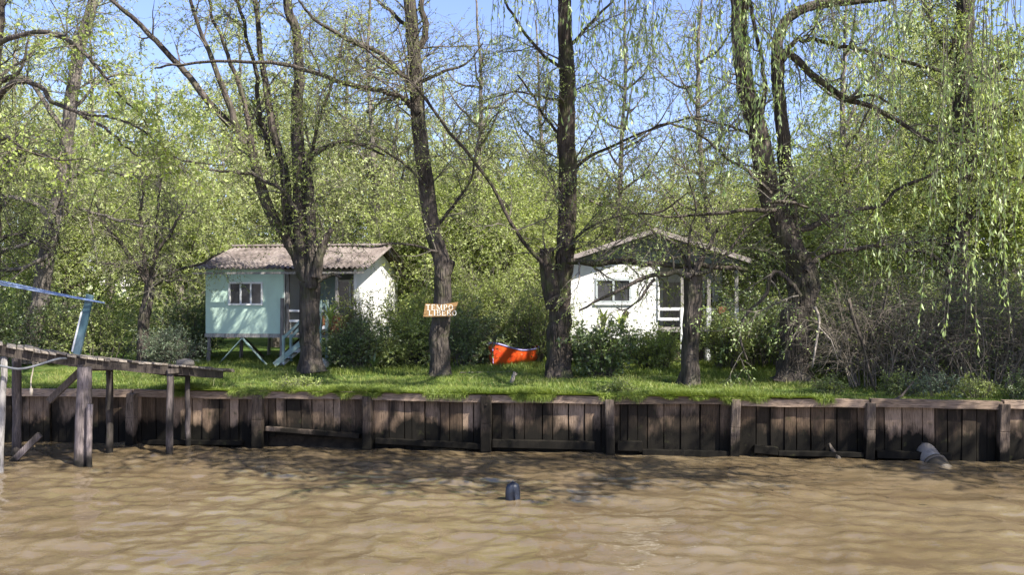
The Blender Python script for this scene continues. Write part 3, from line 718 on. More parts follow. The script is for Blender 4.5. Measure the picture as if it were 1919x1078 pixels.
# ------------------------------------------------------------------ wooden sign TEMPO LIBERO
D_s = 23.2-.36; sg = P(826, 580, D_s)
sign = empty('sign', sg, math.radians(-3), label='small wooden board reading TEMPO LIBERO nailed to a tree trunk', cat='sign')
M['signwood'] = wood_mat('sign wood', [(.17, .09, .032), (.26, .145, .055), (.34, .20, .085)], stretch=(.4, 6, 6), rough=.6)
k_ = D_s/F
def sp(px, py): return ((px-826)*k_, (580-py)*k_)
cs = [sp(793, 594), sp(848, 593), sp(854, 580), sp(859, 566), sp(826, 571), sp(797, 569)]
mb = MB(); nC = len(cs); mb.v += [(x, -.012, z) for x, z in cs]+[(x, .014, z) for x, z in cs]
mb.f += [tuple(range(nC)), tuple(reversed(range(nC, 2*nC)))]+[(i, i+nC, (i+1) % nC+nC, (i+1) % nC) for i in range(nC)]
mb.build('board', M['signwood'], sign)
M['letter'] = paint_mat('letter paint', (.72, .67, .58), (.5, .4, .3), .5, .7, 20)
GL = {  # strokes: x0,z0,x1,z1,width on a 0..1 cell (serif capitals)
 'T': ([(.5, 0, .5, 1, .16), (.05, .94, .95, .94, .12), (.07, .8, .07, 1, .07), (.93, .8, .93, 1, .07), (.3, .04, .7, .04, .08)], .8),
 'E': ([(.2, 0, .2, 1, .16), (.05, .95, .85, .95, .1), (.2, .5, .7, .5, .09), (.05, .05, .9, .05, .1), (.84, .78, .84, 1, .06), (.88, 0, .88, .24, .06), (.69, .4, .69, .6, .05)], .75),
 'M': ([(.13, 0, .13, 1, .08), (.13, 1, .5, .12, .13), (.5, .12, .86, 1, .07), (.86, 0, .86, 1, .15), (0, .04, .26, .04, .07), (.72, .04, 1, .04, .07)], 1.1),
 'P': ([(.22, 0, .22, 1, .16), (.05, .04, .45, .04, .08), (.05, .96, .6, .96, .09), (.22, .46, .6, .46, .08), (.6, .96, .82, .84, .13), (.82, .84, .82, .58, .16), (.82, .58, .6, .46, .13)], .75),
 'L': ([(.25, 0, .25, 1, .16), (.05, .96, .5, .96, .08), (.05, .05, .9, .05, .1), (.88, 0, .88, .28, .07)], .75),
 'I': ([(.5, 0, .5, 1, .2), (.2, .96, .8, .96, .08), (.2, .04, .8, .04, .08)], .45),
 'B': ([(.22, 0, .22, 1, .16), (.05, .96, .6, .96, .09), (.05, .04, .62, .04, .09), (.22, .52, .6, .52, .08), (.6, .96, .78, .86, .12), (.78, .86, .78, .64, .15), (.78, .64, .6, .52, .12), (.62, .52, .84, .4, .12), (.84, .4, .84, .16, .15), (.84, .16, .62, .04, .12)], .8),
 'R': ([(.22, 0, .22, 1, .16), (.05, .04, .42, .04, .08), (.05, .96, .6, .96, .09), (.22, .5, .6, .5, .08), (.6, .96, .8, .86, .12), (.8, .86, .8, .62, .15), (.8, .62, .6, .5, .12), (.52, .5, .92, .04, .14), (.84, .04, 1, .04, .08)], .85)}
def letter(ch, x, z, h):
    mb = MB()
    if ch == 'O':
        wv = .86*h; seg = 16
        for i in range(seg):
            a0, a1 = 2*PI*i/seg, 2*PI*(i+1)/seg; q = []
            for a in (a0, a1):
                for rx, rz in ((.48, .5), (.30, .42)): q.append((x+wv*(.5+rx*math.cos(a)), z+h*(.5+rz*math.sin(a))))
            mb.hexa([(q[0][0], -.018, q[0][1]), (q[1][0], -.018, q[1][1]), (q[1][0], -.0125, q[1][1]), (q[0][0], -.0125, q[0][1]), (q[2][0], -.018, q[2][1]), (q[3][0], -.018, q[3][1]), (q[3][0], -.0125, q[3][1]), (q[2][0], -.0125, q[2][1])])
        mb.build('letter', M['letter'], sign); return wv
    st, wv = GL[ch]; wv *= h
    for i, (a, b, c, d, t) in enumerate(st):
        y = -.017-.0006*i; mb.beam((x+a*wv, y/2-.006, z+b*h), (x+c*wv, y/2-.006, z+d*h), t*h*.95, abs(y)-.012, (0, -1, 0))
    mb.build('letter', M['letter'], sign); return wv
x, z = sp(798, 581.5); hL = 10.5*k_
for ch in 'TEMPO': x += letter(ch, x, z, hL)+hL*.16
x, z = sp(803, 592.5); 
for ch in 'LIBERO': x += letter(ch, x, z+.01, hL*.95)+hL*.16
for px, py in ((824, 573), (824, 590)): MB().tube([P(px, py, D_s)-sg+Vector((0, -.012, 0)), P(px, py, D_s)-sg+Vector((0, -.022, 0))], .016, 8).build('nail', M['darkwood'], sign)
MB().box(-.12, .12, .014, .12, -.05, .05).build('batten', M['darkwood'], sign)

# ------------------------------------------------------------------ canoe on the lawn
m, n, l = newmat('canoe plastic'); a = noise_tex(n, l, 3, 5); b = noise_tex(n, l, 22, 4)
c = ramp(n, l, a, [(.3, (.55, .045, .012)), (.6, (.75, .10, .02)), (.8, (.80, .18, .06))])
c = mixc(n, l, ramp(n, l, b, [(.58, (0, 0, 0)), (.7, (.35, .35, .35))]), c, (.25, .10, .06))
principled(n, l, c, .32, b, .1, .004, spec=.5); M['canoe'] = m
M['canoe_in'] = paint_mat('canoe inside with sky glare', (.30, .28, .50), (.4, .25, .35), .4, .4, 5); M['strap'] = flat('dark strap', (.03, .025, .03))  # blue of the canoe inside and gunwale is sky glare put into the colour
cl = 2.55; D_c = 25.3; cpos = P(924, 690, D_c); cpos.z = .05
ca = math.atan2(2.3, 1.25)
can = empty('canoe', cpos+Vector((math.cos(ca)*cl/2, math.sin(ca)*cl/2, 0)), ca, label='orange red canoe lying on the grass behind the trees', cat='canoe')
def can_sec(t, off=0, cs_=13):
    s_ = 2*t-1; wv = .45*(1-abs(s_)**3.2)**.7+.02; sh = .46+.26*abs(s_)**2.4*(1.0 if s_ < 0 else .25); kl = .02+.06*abs(s_)**8
    fs = (1+.02*abs(s_)); x = s_*cl/2; out = []
    for j in range(cs_):
        a = PI*j/(cs_-1); cy = -math.cos(a); sz = math.sin(a)
        yy = (abs(cy)**.75)*(1 if cy > 0 else -1)*(wv-off); zz = kl+off+(sh-kl-off)*(1-sz**.62)
        xx = x*(1+.05*(zz-.3)*abs(s_)**8)
        out.append((xx*(1-off*.3), yy, zz))
    return out
def loft(secs, closed=False):
    mb = MB(); k = len(secs[0])
    for s_ in secs: mb.v += s_
    for i in range(len(secs)-1):
        for j in range(k-1): q = i*k+j; mb.f.append((q, q+k, q+k+1, q+1))
    return mb
ts = [i/28 for i in range(29)]
loft([can_sec(t) for t in ts]).build('hull', M['canoe'], can, smooth=True)
li = loft([can_sec(t, .025) for t in ts[1:-1]]); li.f = [tuple(reversed(f)) for f in li.f]; li.build('lining', M['canoe_in'], can, smooth=True)
for j in (0, 12):
    MB().tube([can_sec(t)[j] for t in ts], .026, 7).build('gunwale', M['canoe_in'], can, smooth=True)
for t in (.28, .5, .72):
    a = can_sec(t)[0]; b = can_sec(t)[12]; MB().box(a[0]-.06, a[0]+.06, a[1]+.02, b[1]-.02, a[2]-.07, a[2]-.045).build('thwart', M['canoe_in'], can)
st_ = [can_sec(t, -.008) for t in (.82, .85)]; loft(st_).build('strap', M['strap'], can)
for s0, s1 in ((0, .09), (1, .93)):
    a = can_sec(abs(s0-.0))[6]; q = [can_sec(s0)[0], can_sec(s0)[12], can_sec(s1)[12], can_sec(s1)[0]]
    MB().hexa([(p[0], p[1], p[2]-.02) for p in q]+[(p[0], p[1], p[2]+.015) for p in q]).build('deck_plate', M['canoe'], can)
for k in range(1):
    mb = MB().tube([P(862, 701, 23.6)+Vector((0, 0, .03)), P(905, 702, 23.9)+Vector((0, 0, .04)), P(962, 700, 24.1)+Vector((0, 0, .05))], [.02, .028, .016], 6)
    tag(mb.build('fallen_branch', M['bark_pale'], smooth=True), 'thin bare branch lying on the lawn in front of the canoe', 'branch')
o = MB().tube([P(958, 718, 20.6), P(961, 710, 20.6), P(963, 704, 20.62), P(966, 699, 20.6)], [.045, .05, .04, .055], 7)
tag(o.build('wooden_peg', M['bark_pale'], smooth=True), 'short grey wooden peg sticking out of the grass below the canoe', 'peg')

# ------------------------------------------------------------------ things in the water
bz = P(961, 938, 14.2); buoy = empty('float', Vector((bz.x, bz.y, WZ)), .3, label='dark blue ribbed plastic float bobbing in the brown water', cat='float')
m, n, l = newmat('float plastic'); a = noise_tex(n, l, 9, 4)
principled(n, l, ramp(n, l, a, [(.35, (.008, .010, .016)), (.7, (.02, .027, .045))]), .45, a, .15, .01, spec=.5); M['float'] = m
mb = MB(); prof = [(.0, -.12), (.09, -.12), (.115, -.05), (.12, .04), (.12, .12), (.112, .20), (.095, .245), (.06, .268), (0, .275)]; seg = 28
for r_, z_ in prof:
    for j in range(seg):
        a = 2*PI*j/seg; rr = r_*(1+(.045 if j % 7 < 5 else -.06)); mb.v.append((rr*math.cos(a)*1.0, rr*math.sin(a)*.8, z_))
for i in range(len(prof)-1):
    for j in range(seg): j2 = (j+1) % seg; mb.f.append((i*seg+j, i*seg+j2, (i+1)*seg+j2, (i+1)*seg+j))
mb.build('shell', M['float'], buoy, smooth=True)
MB().tube([(0, -.1, .02), (.0, -.105, .12), (0, -.075, .22), (0, 0, .285), (0, .07, .22)], .012, 6).build('handle', M['float'], buoy, smooth=True)
MB().tube([(-.035, 0, .27), (0, 0, .30), (.035, 0, .27)], .012, 6).build('ring', M['float'], buoy, smooth=True)
# drain pipe
M['pipe'] = paint_mat('pipe concrete', (.22, .20, .18), (.06, .05, .04), .9, .8, 4); M['pipe_wet'] = paint_mat('wet pipe', (.11, .09, .065), (.04, .04, .03), .7, .5, 4)
q0 = P(1742, 858, 17.7); q1 = P(1776, 900, 17.0); pipe = empty('drain_pipe', q0, 0, label='fat pale drain pipe dipping from the plank wall into the river', cat='pipe')
dq = (q1-q0); ends = [q0-q0-dq*.5, dq*.0, dq*.38, dq*1.3]
MB().tube([ends[0], ends[1], ends[2]], .20, 24).build('pipe_body', M['pipe'], pipe, smooth=True)
MB().tube([dq*.26, dq*.7, dq*1.2], [.215, .22, .215], 24).build('sleeve', M['pipe_wet'], pipe, smooth=True)
for t in (.3, .72): MB().tube([dq*t, dq*(t+.07)], .235, 24).build('collar', M['pipe_wet'], pipe, smooth=True)
tag(MB().tube([P(1553, 832, 18.0), P(1566, 853, 17.9), P(1590, 882, 17.7)], [.03, .045, .05], 7).build('driftwood_stick', M['bark'], smooth=True), 'dark stick leaning out of the water against the right of the plank wall', 'stick')
tag(MB().tube([P(1668, 755, 17.9), P(1690, 742, 18.0), P(1712, 715, 18.2)], [.03, .025, .015], 6).build('dead_stick', M['bark'], smooth=True), 'dead stick propped over the cap beam above the drain pipe', 'stick')
#@@TREES
# ------------------------------------------------------------------ the trees
def keepf(f): return f
def dense(lim, n1=34, inner=None):  # thick twigs and leaves on the unseen limbs, added to deepen their shade
    def f(rng, bt, lt):
        if inner: inner(rng, bt, lt)
        S, SR = [], []
        for lb in lim:
            _, _, c, r = limb_geo(lb['pts'], lb['r0'], lb['r1'], 1); a, b = resample(c, r); S.append(a[9:]); SR.append(b[9:])
        S = np.array(S); SR = np.array(SR); k1 = n1*len(lim)
        o, d, r, t = spawn(rng, S, SR, k1, 0, 1, 1.1); d[:, 2] += .15; A = grow(rng, o, d, rng.uniform(1, 3, k1), 8, .12, -.05); A = A[~in_gap(A[:, 4], rng)]; k1 = len(A); AR = taper(np.full(k1, .02), .006, 8); bt.append((*tubes(A, AR, 3), 0))
        k2 = k1*10; o, d, r, t = spawn(rng, A, AR, k2, .1, 1, .9); B = grow(rng, o, d, rng.uniform(.4, 1.1, k2), 5, .15, -.2); B = B[~in_gap(B[:, 2], rng) & (B[:, 2, 2] > CZ+.37*B[:, 2, 1]+.3)]; k2 = len(B); bt.append((*tubes(B, taper(np.full(k2, .006), .003, 5), 3), 0))
        lt.append((*leaves(rng, B, 11, .16, .45), 0))
    return f
def OV(*ls): return [dict(pts=[Vector(tuple(p)) for p in q], r0=.1, r1=.02, t0=.15, w=1) for q in ls]  # limbs above the view, added to shade the lawn, wall and water
cfgA = dict(n1=110, L1=(.9, 2.6), n2=9, L2=(.4, 1.1), n3=3, L3=(.2, .6), lp=4.6, lpb=5, ls=.075, lw=.4, r1=.028, g1=-.04, g2=-.35, g3=-1.0)
# T1: multi-stemmed tree in front of the teal hut
D = 24.6
T1 = [LB([(584, 700), (583, 640), (582, 570), (580, 505), (572, 470)], D, 38, 35, flare=.5, w=0, rough=.1),
      LB([(572, 520), (548, 470), (515, 415), (490, 345), (460, 265), (405, 200), (340, 120), (260, 40), (190, -20)], D, 25, 6, t0=.15),
      LB([(462, 270), (440, 230), (420, 175), (395, 105), (375, 55), (350, -20)], D-.4, 14, 6),
      LB([(478, 300), (468, 240), (450, 160), (430, 90), (405, 40), (385, -20)], D+.3, 11, 5),
      LB([(576, 520), (558, 470), (540, 415), (530, 330), (512, 260), (500, 175), (490, 110), (478, -20)], D+.3, 24, 8, t0=.2),
      LB([(508, 300), (500, 250), (487, 215), (478, 130), (455, 50), (440, -20)], D+.7, 11, 6),
      LB([(578, 530), (570, 480), (560, 430), (560, 350), (555, 225), (560, 150), (556, 75), (545, 25), (538, -30)], D-.1, 30, 14, t0=.25),
      LB([(582, 540), (588, 480), (585, 425), (583, 360), (582, 300), (602, 282), (650, 265), (720, 290)], D-.3, 24, 4, t0=.3),
      LB([(590, 520), (596, 480), (607, 450), (622, 428)], D-.5, 20, 9, w=.2),
      LB([(583, 305), (592, 240), (615, 170), (640, 90), (650, 20)], D-.3, 8, 3),
      LB([(560, 400), (540, 370), (525, 350), (470, 330), (400, 320), (350, 300)], D-.8, 9, 3),
      LB([(600, 530), (625, 515), (640, 520)], D-.4, 10, 4, w=.1)]
c1 = dict(cfgA, lp=6.5, lpb=7, n1=130, up1=.35)
T1o = OV([P(538, -30, 24.5), (-7.0, 20, 12), (-5.0, 15, 10.5), (-3.0, 11.5, 8.8)], [P(478, -20, 24.9), (-9, 20, 12.5), (-9.5, 16, 11.5)]); T1 += T1o
make_tree('forked_tree', 'tall forked tree with many stems in front of the teal house', 'tree', T1, c1, 101, M['bark'], M['twig'], M['leaf_spring'], ext=dense(T1o, 40))
# T2: tree with the sign
D = 23.2
T2 = [LB([(825, 708), (824, 660), (826, 600), (828, 540), (826, 490), (810, 430), (796, 335), (784, 230), (778, 120), (768, 0), (764, -60)], D, 37, 22, flare=.35, t0=.5, rough=.1),
      LB([(826, 520), (842, 500), (848, 488)], D-.1, 26, 12, w=0),
      LB([(786, 215), (765, 190), (730, 165), (640, 145), (560, 128), (450, 118), (330, 122), (290, 128)], D-.4, 13, 3),
      LB([(782, 180), (762, 150), (715, 105), (650, 75), (590, 40), (560, 0)], D-.3, 12, 4),
      LB([(778, 100), (800, 60), (790, 10), (800, -30)], D, 14, 8),
      LB([(790, 150), (830, 130), (870, 118), (905, 80)], D+.2, 7, 2.5), LB([(772, 60), (740, 30), (700, -10)], D+.2, 9, 5),
      LB([(812, 440), (850, 380), (880, 330), (900, 250), (950, 200)], D+.8, 7, 2),
      LB([(800, 350), (740, 300), (690, 275), (640, 275)], D-.2, 6, 2), LB([(824, 470), (790, 460), (740, 455), (700, 462), (660, 460)], D-.4, 6, 2)]
c2 = dict(cfgA, n1=115, up1=.2, ls=.065, lp=4, lpb=4)
T2o = OV([P(764, -60, 23.2), (-2.0, 19, 12), (0, 15, 10.5), (1.2, 11, 8.6)], [P(764, -50, 23.2), (.5, 21, 13), (2.2, 18.5, 12.2)]); T2 += T2o
make_tree('sign_tree', 'slender leaning tree trunk carrying the wooden name sign', 'tree', T2, c2, 102, M['bark'], M['twig'], M['leaf_mid'], ext=dense(T2o, 60))
# T3: straight tree right of the canoe
D = 22.8
T3 = [LB([(1048, 712), (1046, 650), (1045, 590), (1048, 530), (1056, 460), (1060, 400), (1060, 250), (1058, 120), (1054, 0), (1052, -60)], D, 45, 23, flare=.4, t0=.42, rough=.12),
      LB([(1040, 580), (1030, 530), (1026, 490), (1024, 466)], D-.25, 30, 24, w=.2, rough=.16),
      LB([(1022, 500), (980, 440), (920, 340), (855, 255), (770, 150), (700, 100), (650, 75)], D-.9, 8, 3.5, jit=.006),
      LB([(1060, 260), (1030, 230), (1000, 180), (970, 140)], D+.4, 7, 3), LB([(1060, 190), (1010, 175), (960, 170), (900, 190)], D-.3, 6, 2),
      LB([(1062, 330), (1090, 300), (1150, 270), (1230, 235), (1330, 215)], D+.5, 7, 3), LB([(1058, 90), (1100, 50), (1150, 0)], D, 8, 4),
      LB([(1058, 470), (1100, 430), (1160, 405), (1230, 400), (1290, 360)], D-.8, 6, 2.5), LB([(1055, 130), (1000, 80), (960, 20), (940, -30)], D-.5, 7, 4),
      LB([(1062, 489), (1110, 492), (1180, 490), (1240, 497), (1290, 500), (1340, 500), (1400, 506)], D-1.0, 12, 9, jit=.01)]
c3 = dict(cfgA, n1=130, up1=.1, ls=.07, lp=4, lpb=4)
T3o = OV([P(1052, -60, 22.8), (2.4, 18, 12), (3.6, 14, 10.2), (4.6, 10.5, 8.3)], [P(1052, -50, 22.8), (3.5, 21.5, 13), (6, 19, 12)]); T3 += T3o
make_tree('straight_tree', 'straight dark trunk with a broken side stump right of the canoe', 'tree', T3, c3, 103, M['bark_mossy'], M['twig'], M['leaf_spring'], ext=dense(T3o, 120))
# T4: short pollarded trunk
D = 21.3
T4 = [LB([(1290, 722), (1294, 670), (1296, 610), (1298, 560), (1298, 520), (1300, 505)], D, 31, 33, flare=.4, w=0, rough=.14),
      LB([(1296, 520), (1275, 512), (1250, 520), (1200, 530), (1140, 558), (1085, 582)], D-.3, 13, 4, w=.4),
      LB([(1230, 522), (1215, 545), (1195, 570), (1170, 580), (1155, 577)], D-.5, 6, 2.5, w=.4),
      LB([(1300, 520), (1310, 490), (1322, 470), (1345, 440), (1360, 420)], D, 14, 5), LB([(1296, 515), (1270, 470), (1225, 440), (1190, 400)], D+.3, 8, 3),
      LB([(1302, 515), (1340, 500), (1400, 430), (1440, 400)], D-.3, 8, 3), LB([(1298, 515), (1290, 450), (1300, 380), (1280, 300)], D, 7, 2)]
c4 = dict(cfgA, n1=34, n2=7, n3=2, L1=(.5, 1.8), up1=.5, ls=.065, lp=4.0, lpb=3.5)
make_tree('pollarded_tree', 'short pollarded trunk with pale twisted limbs before the white porch', 'tree', T4, c4, 104, M['bark'], M['twig'], M['leaf_spring'])
# T5: the big willow, limbs reach out over the river with hanging strands
D = 22.2
def strands(specs, leafsize, mat_i=0, per=11):
    def f(rng, bt, lt):
        for (pxa, pxb, D_a, D_b, ztop, ya, yb, cnt) in specs:
            Dd = rng.uniform(D_a, D_b, cnt); px = rng.uniform(pxa, pxb, cnt); yend = rng.uniform(ya, yb, cnt)
            x = (px-959.5)*Dd/F; zt_ = ztop+rng.uniform(-.3, .5, cnt); zb = CZ-(yend-560)*Dd/F
            o = np.stack([x, Dd, zt_], 1); L = np.maximum(zt_-zb, .4); d = np.stack([rng.normal(0, .12, cnt), rng.normal(0, .12, cnt), -np.ones(cnt)], 1)
            S = grow(rng, o, d, L, 18, .05, -.5); SR = taper(np.full(cnt, .006), .002, 18); bt.append((*tubes(S, SR, 3), 0))
            o2, d2, r2, t2 = spawn(rng, S, SR, cnt*3, .1, .95, .6); S2 = grow(rng, o2, d2, rng.uniform(.15, .7, cnt*3), 7, .1, -2.2); bt.append((*tubes(S2, taper(np.full(cnt*3, .0035), .0015, 7), 3), 0))
            lt.append((*leaves(rng, S, per*L.mean(), leafsize, .26, droop=.9, spread=.7), 0)); lt.append((*leaves(rng, S2, per*.5, leafsize, .26, droop=.9, spread=.7), 0))
    return f
T5 = [LB([(1487, 716), (1490, 660), (1496, 600), (1512, 525), (1474, 440), (1440, 350), (1420, 250), (1396, 150), (1385, 50), (1378, -60)], D, 56, 25, flare=.55, t0=.35, rough=.14),
      LB([(1500, 600), (1496, 520), (1488, 430), (1478, 330), (1466, 200), (1456, 110), (1470, 45), (1520, 12), (1600, 2), (1700, -10)], D+.5, 34, 12, t0=.2),
      LB([(1462, 110), (1480, 100), (1530, 145), (1580, 185), (1640, 205), (1745, 262), (1800, 270)], D-.2, 17, 5),
      LB([(1466, 115), (1500, 72), (1560, 75), (1620, 85), (1700, 110), (1800, 140), (1919, 150)], D-.2, 10, 4),
      LB([(1585, 188), (1640, 180), (1680, 205)], D-.3, 8, 3), LB([(1500, 430), (1550, 402), (1630, 380), (1690, 345), (1780, 310)], D-.3, 12, 4),
      LB([(1512, 510), (1540, 488), (1600, 465), (1700, 450), (1790, 445)], D-.5, 12, 4), LB([(1445, 360), (1400, 318), (1345, 275), (1290, 245), (1225, 238), (1165, 268), (1105, 302)], D-.6, 6.5, 2, jit=.035),
      LB([(1422, 260), (1390, 240), (1340, 228), (1280, 218)], D-.6, 7, 3), LB([(1455, 395), (1380, 395), (1300, 405), (1200, 398)], D-.8, 9, 3),
      LB([(1440, 380), (1480, 380), (1520, 395), (1560, 430)], D-1.2, 8, 3), LB([(1500, 560), (1470, 520), (1450, 510), (1435, 560), (1400, 595), (1392, 640), (1400, 675)], D-1.2, 9, 4, w=.3),
      LB([(1420, 250), (1440, 160), (1420, 60), (1400, -40)], D-.3, 10, 6),
      dict(pts=[P(1385, 60, D), P(1385, -60, D)+Vector((-.3, -2, .4)), Vector((3.6, 16.5, 9.0)), Vector((2.0, 14, 8.4))], r0=.14, r1=.03, w=0),
      dict(pts=[P(1385, 30, D), Vector((5.2, 18, 9.2)), Vector((6.4, 14.5, 8.6)), Vector((7.5, 12.6, 7.6))], r0=.13, r1=.03, w=0)]
T5o = OV([P(1378, -60, 22.2), (6.5, 18, 11.5), (8, 14, 10), (8.8, 10.2, 8.4)], [P(1378, -60, 22.2), (9, 18, 11.5), (12.5, 14.5, 10), (15, 11, 8.5)], [P(1378, -60, 22.2), (8, 20, 12), (14, 17, 10.6), (18, 12.5, 9)]); T5 += T5o
sp5 = [(1320, 1490, 12, 15, 6.9, 60, 360, 44), (910, 1240, 11.5, 14.5, 6.9, 30, 280, 46), (1180, 1340, 13, 16, 7, -20, 160, 14), (1500, 1700, 13, 16, 6.9, 0, 220, 20), (1640, 1990, 12.5, 16, 6.7, 60, 600, 60), (1820, 1990, 12.5, 14, 6.4, 350, 660, 16)]
c5 = dict(cfgA, n1=165, L1=(.8, 2.6), up1=.05, ls=.08, lp=4.5, lpb=4.5, g2=-.5, g3=-1.4)
make_tree('big_willow', 'huge old willow leaning over the bank with long hanging strands', 'tree', T5, c5, 105, M['bark'], M['twig'], M['leaf_willow'], ext=dense(T5o, 110, strands(sp5, .11, per=9)))
# dead hanging limbs under the willow
for k, (pp, w_, lb_) in enumerate([([(1527, 575), (1535, 600), (1530, 640), (1522, 690)], 6, 'pale broken limb hanging close beside the big willow trunk'),
        ([(1590, 560), (1600, 600), (1618, 650), (1630, 700), (1645, 745)], 7, 'crooked dead limb reaching the wall between the willow and thicket'),
        ([(1665, 535), (1655, 580), (1635, 620), (1626, 660)], 4, 'thin forked dead limb leaning in the brown thicket'), ([(1662, 665), (1662, 705), (1663, 748)], 3.5, 'straight grey stick standing on the wall cap')]):
    c = catmull([P(a, b, 20.3-.2*k) for a, b in pp], 12); mb = MB().tube([tuple(x) for x in c], [w_*.5*20/F*(1-.4*i/11) for i in range(12)], 6)
    if k < 3: mb.tube([tuple(c[5]), tuple(c[5]+np.array([.25, -.1, -.3])), tuple(c[5]+np.array([.4, -.1, -.75]))], [.02, .015, .008], 5)
    tag(mb.build('dead_limb', M['bark_pale'] if k == 0 else M['bark'], smooth=True), lb_, 'dead branch')

# T6: ivy-dark tree at the right
D = 25
T6 = [LB([(1800, 720), (1795, 600), (1790, 500), (1800, 400), (1812, 300), (1806, 150), (1812, 0), (1815, -60)], D, 44, 30, flare=.3, t0=.25),
      LB([(1812, 300), (1790, 290), (1740, 330), (1690, 350)], D, 10, 4), LB([(1810, 180), (1860, 130), (1930, 100)], D, 12, 6), LB([(1796, 420), (1860, 350), (1930, 330)], D, 12, 6), LB([(1790, 520), (1730, 470), (1660, 470)], D-.4, 12, 4),
      LB([(1805, 150), (1760, 60), (1720, -20)], D, 12, 6), LB([(1800, 250), (1850, 240), (1920, 200)], D, 12, 6)]
c6 = dict(cfgA, n1=105, L1=(.7, 2.3), n3=3, up1=.2, ls=.1, lp=6.5, lpb=6, lw=.45)
make_tree('ivy_clad_tree', 'dark ivy clad tree standing behind the thicket at the right edge', 'tree', T6, c6, 106, M['bark'], M['twig_dark'], M['leaf_mid'])
# left side
D = 27
TL = [LB([(60, 680), (75, 560), (95, 430), (115, 350), (130, 250), (150, 110), (175, 0), (185, -60)], D, 32, 16, flare=.3, t0=.25),
      LB([(100, 420), (60, 380), (0, 372), (-60, 360)], D-.5, 12, 6), LB([(95, 440), (40, 460), (-40, 470)], D-.4, 11, 6), LB([(110, 380), (160, 390), (240, 420), (320, 430)], D-.6, 9, 3),
      LB([(118, 340), (180, 320), (260, 330), (350, 320)], D, 8, 3), LB([(130, 260), (60, 150), (0, 160), (-50, 180)], D, 10, 4), LB([(140, 200), (190, 150), (250, 140)], D, 7, 3),
      LB([(90, 480), (40, 500), (-30, 505)], D-.5, 10, 5), LB([(150, 110), (100, 60), (40, 110), (-30, 165)], D, 9, 3)]
cl_ = dict(cfgA, n1=110, L1=(1, 3.0), n3=2, up1=.0, g1=-.12, ls=.085, lp=5, lpb=3.5, w1=.1)
make_tree('twiggy_tree', 'tall twiggy tree behind the gangway at the left', 'tree', TL, cl_, 107, M['bark_far'], M['twig'], M['leaf_mid'])
TL0 = [LB([(-30, 690), (-10, 500), (-5, 300), (2, 100), (10, -60)], 25, 26, 16, t0=.2), LB([(0, 300), (40, 280), (90, 290)], 25, 10, 3), LB([(2, 150), (40, 130), (55, 60)], 25, 9, 3), LB([(-8, 450), (30, 440), (90, 470)], 25, 9, 3)]
make_tree('edge_tree', 'dark tree cut by the left edge of the view', 'tree', TL0, dict(cfgA, n1=60, up1=-.05, ls=.075, lp=4), 108, M['bark'], M['twig_dark'], M['leaf_mid'])
TS = [LB([(268, 690), (270, 620), (278, 560), (282, 520)], 26.5, 22, 17, flare=.3, w=0), LB([(280, 530), (240, 470), (200, 420), (180, 380)], 26.5, 10, 3), LB([(282, 530), (300, 470), (330, 420), (350, 380)], 26.5, 9, 3),
      LB([(282, 530), (270, 460), (265, 400), (270, 330)], 26.5, 9, 3), LB([(284, 535), (330, 505), (380, 490), (420, 470)], 26.3, 8, 2.5), LB([(278, 530), (230, 500), (170, 490)], 26.6, 7, 2.5), LB([(282, 525), (292, 450), (295, 370), (310, 300)], 26.6, 7, 2.5)]
make_tree('small_tree', 'small fan shaped tree standing left of the teal house', 'tree', TS, dict(cfgA, n1=58, n3=2, L1=(.6, 1.7), up1=.45, ls=.07, lp=5, lpb=4), 109, M['bark'], M['twig'], M['leaf_mid'])
# near overhanging spray at the left: its own tree standing out of view on the bank
NL = [dict(pts=[Vector((-13.5, 20.5, -.1)), Vector((-13.2, 20, 3)), Vector((-12.6, 19, 6.5)), Vector((-11.8, 18, 9))], r0=.2, r1=.1, w=0, flare=.3),
      dict(pts=[Vector((-12.9, 19.6, 4.6)), P(20, 160, 18.0), P(110, 190, 17.5), P(200, 250, 17), P(275, 310, 16.8)], r0=.07, r1=.012, t0=.25),
      dict(pts=[Vector((-12.4, 18.8, 7)), P(60, 60, 17.8), P(160, 110, 17.2), P(230, 180, 17), P(280, 240, 17)], r0=.06, r1=.01, t0=.25),
      dict(pts=[Vector((-13.0, 19.8, 4)), P(0, 260, 18.0), P(80, 290, 17.5), P(170, 300, 17)], r0=.05, r1=.01, t0=.25),
      dict(pts=[P(150, 205, 17.3), P(250, 230, 17.1), P(330, 300, 17), P(420, 310, 17.0)], r0=.03, r1=.008)]
make_tree('overhanging_tree', 'bright leaved tree with sprays reaching in over the gangway', 'tree', NL, dict(cfgA, n1=50, L1=(.5, 1.3), n2=8, L2=(.25, .7), L3=(.12, .4), up1=.1, ls=.095, lw=.5, lp=3.2, lpb=3, r1=.014, g3=-1.5), 110, M['bark'], M['twig_pale'], M['leaf_bright'])

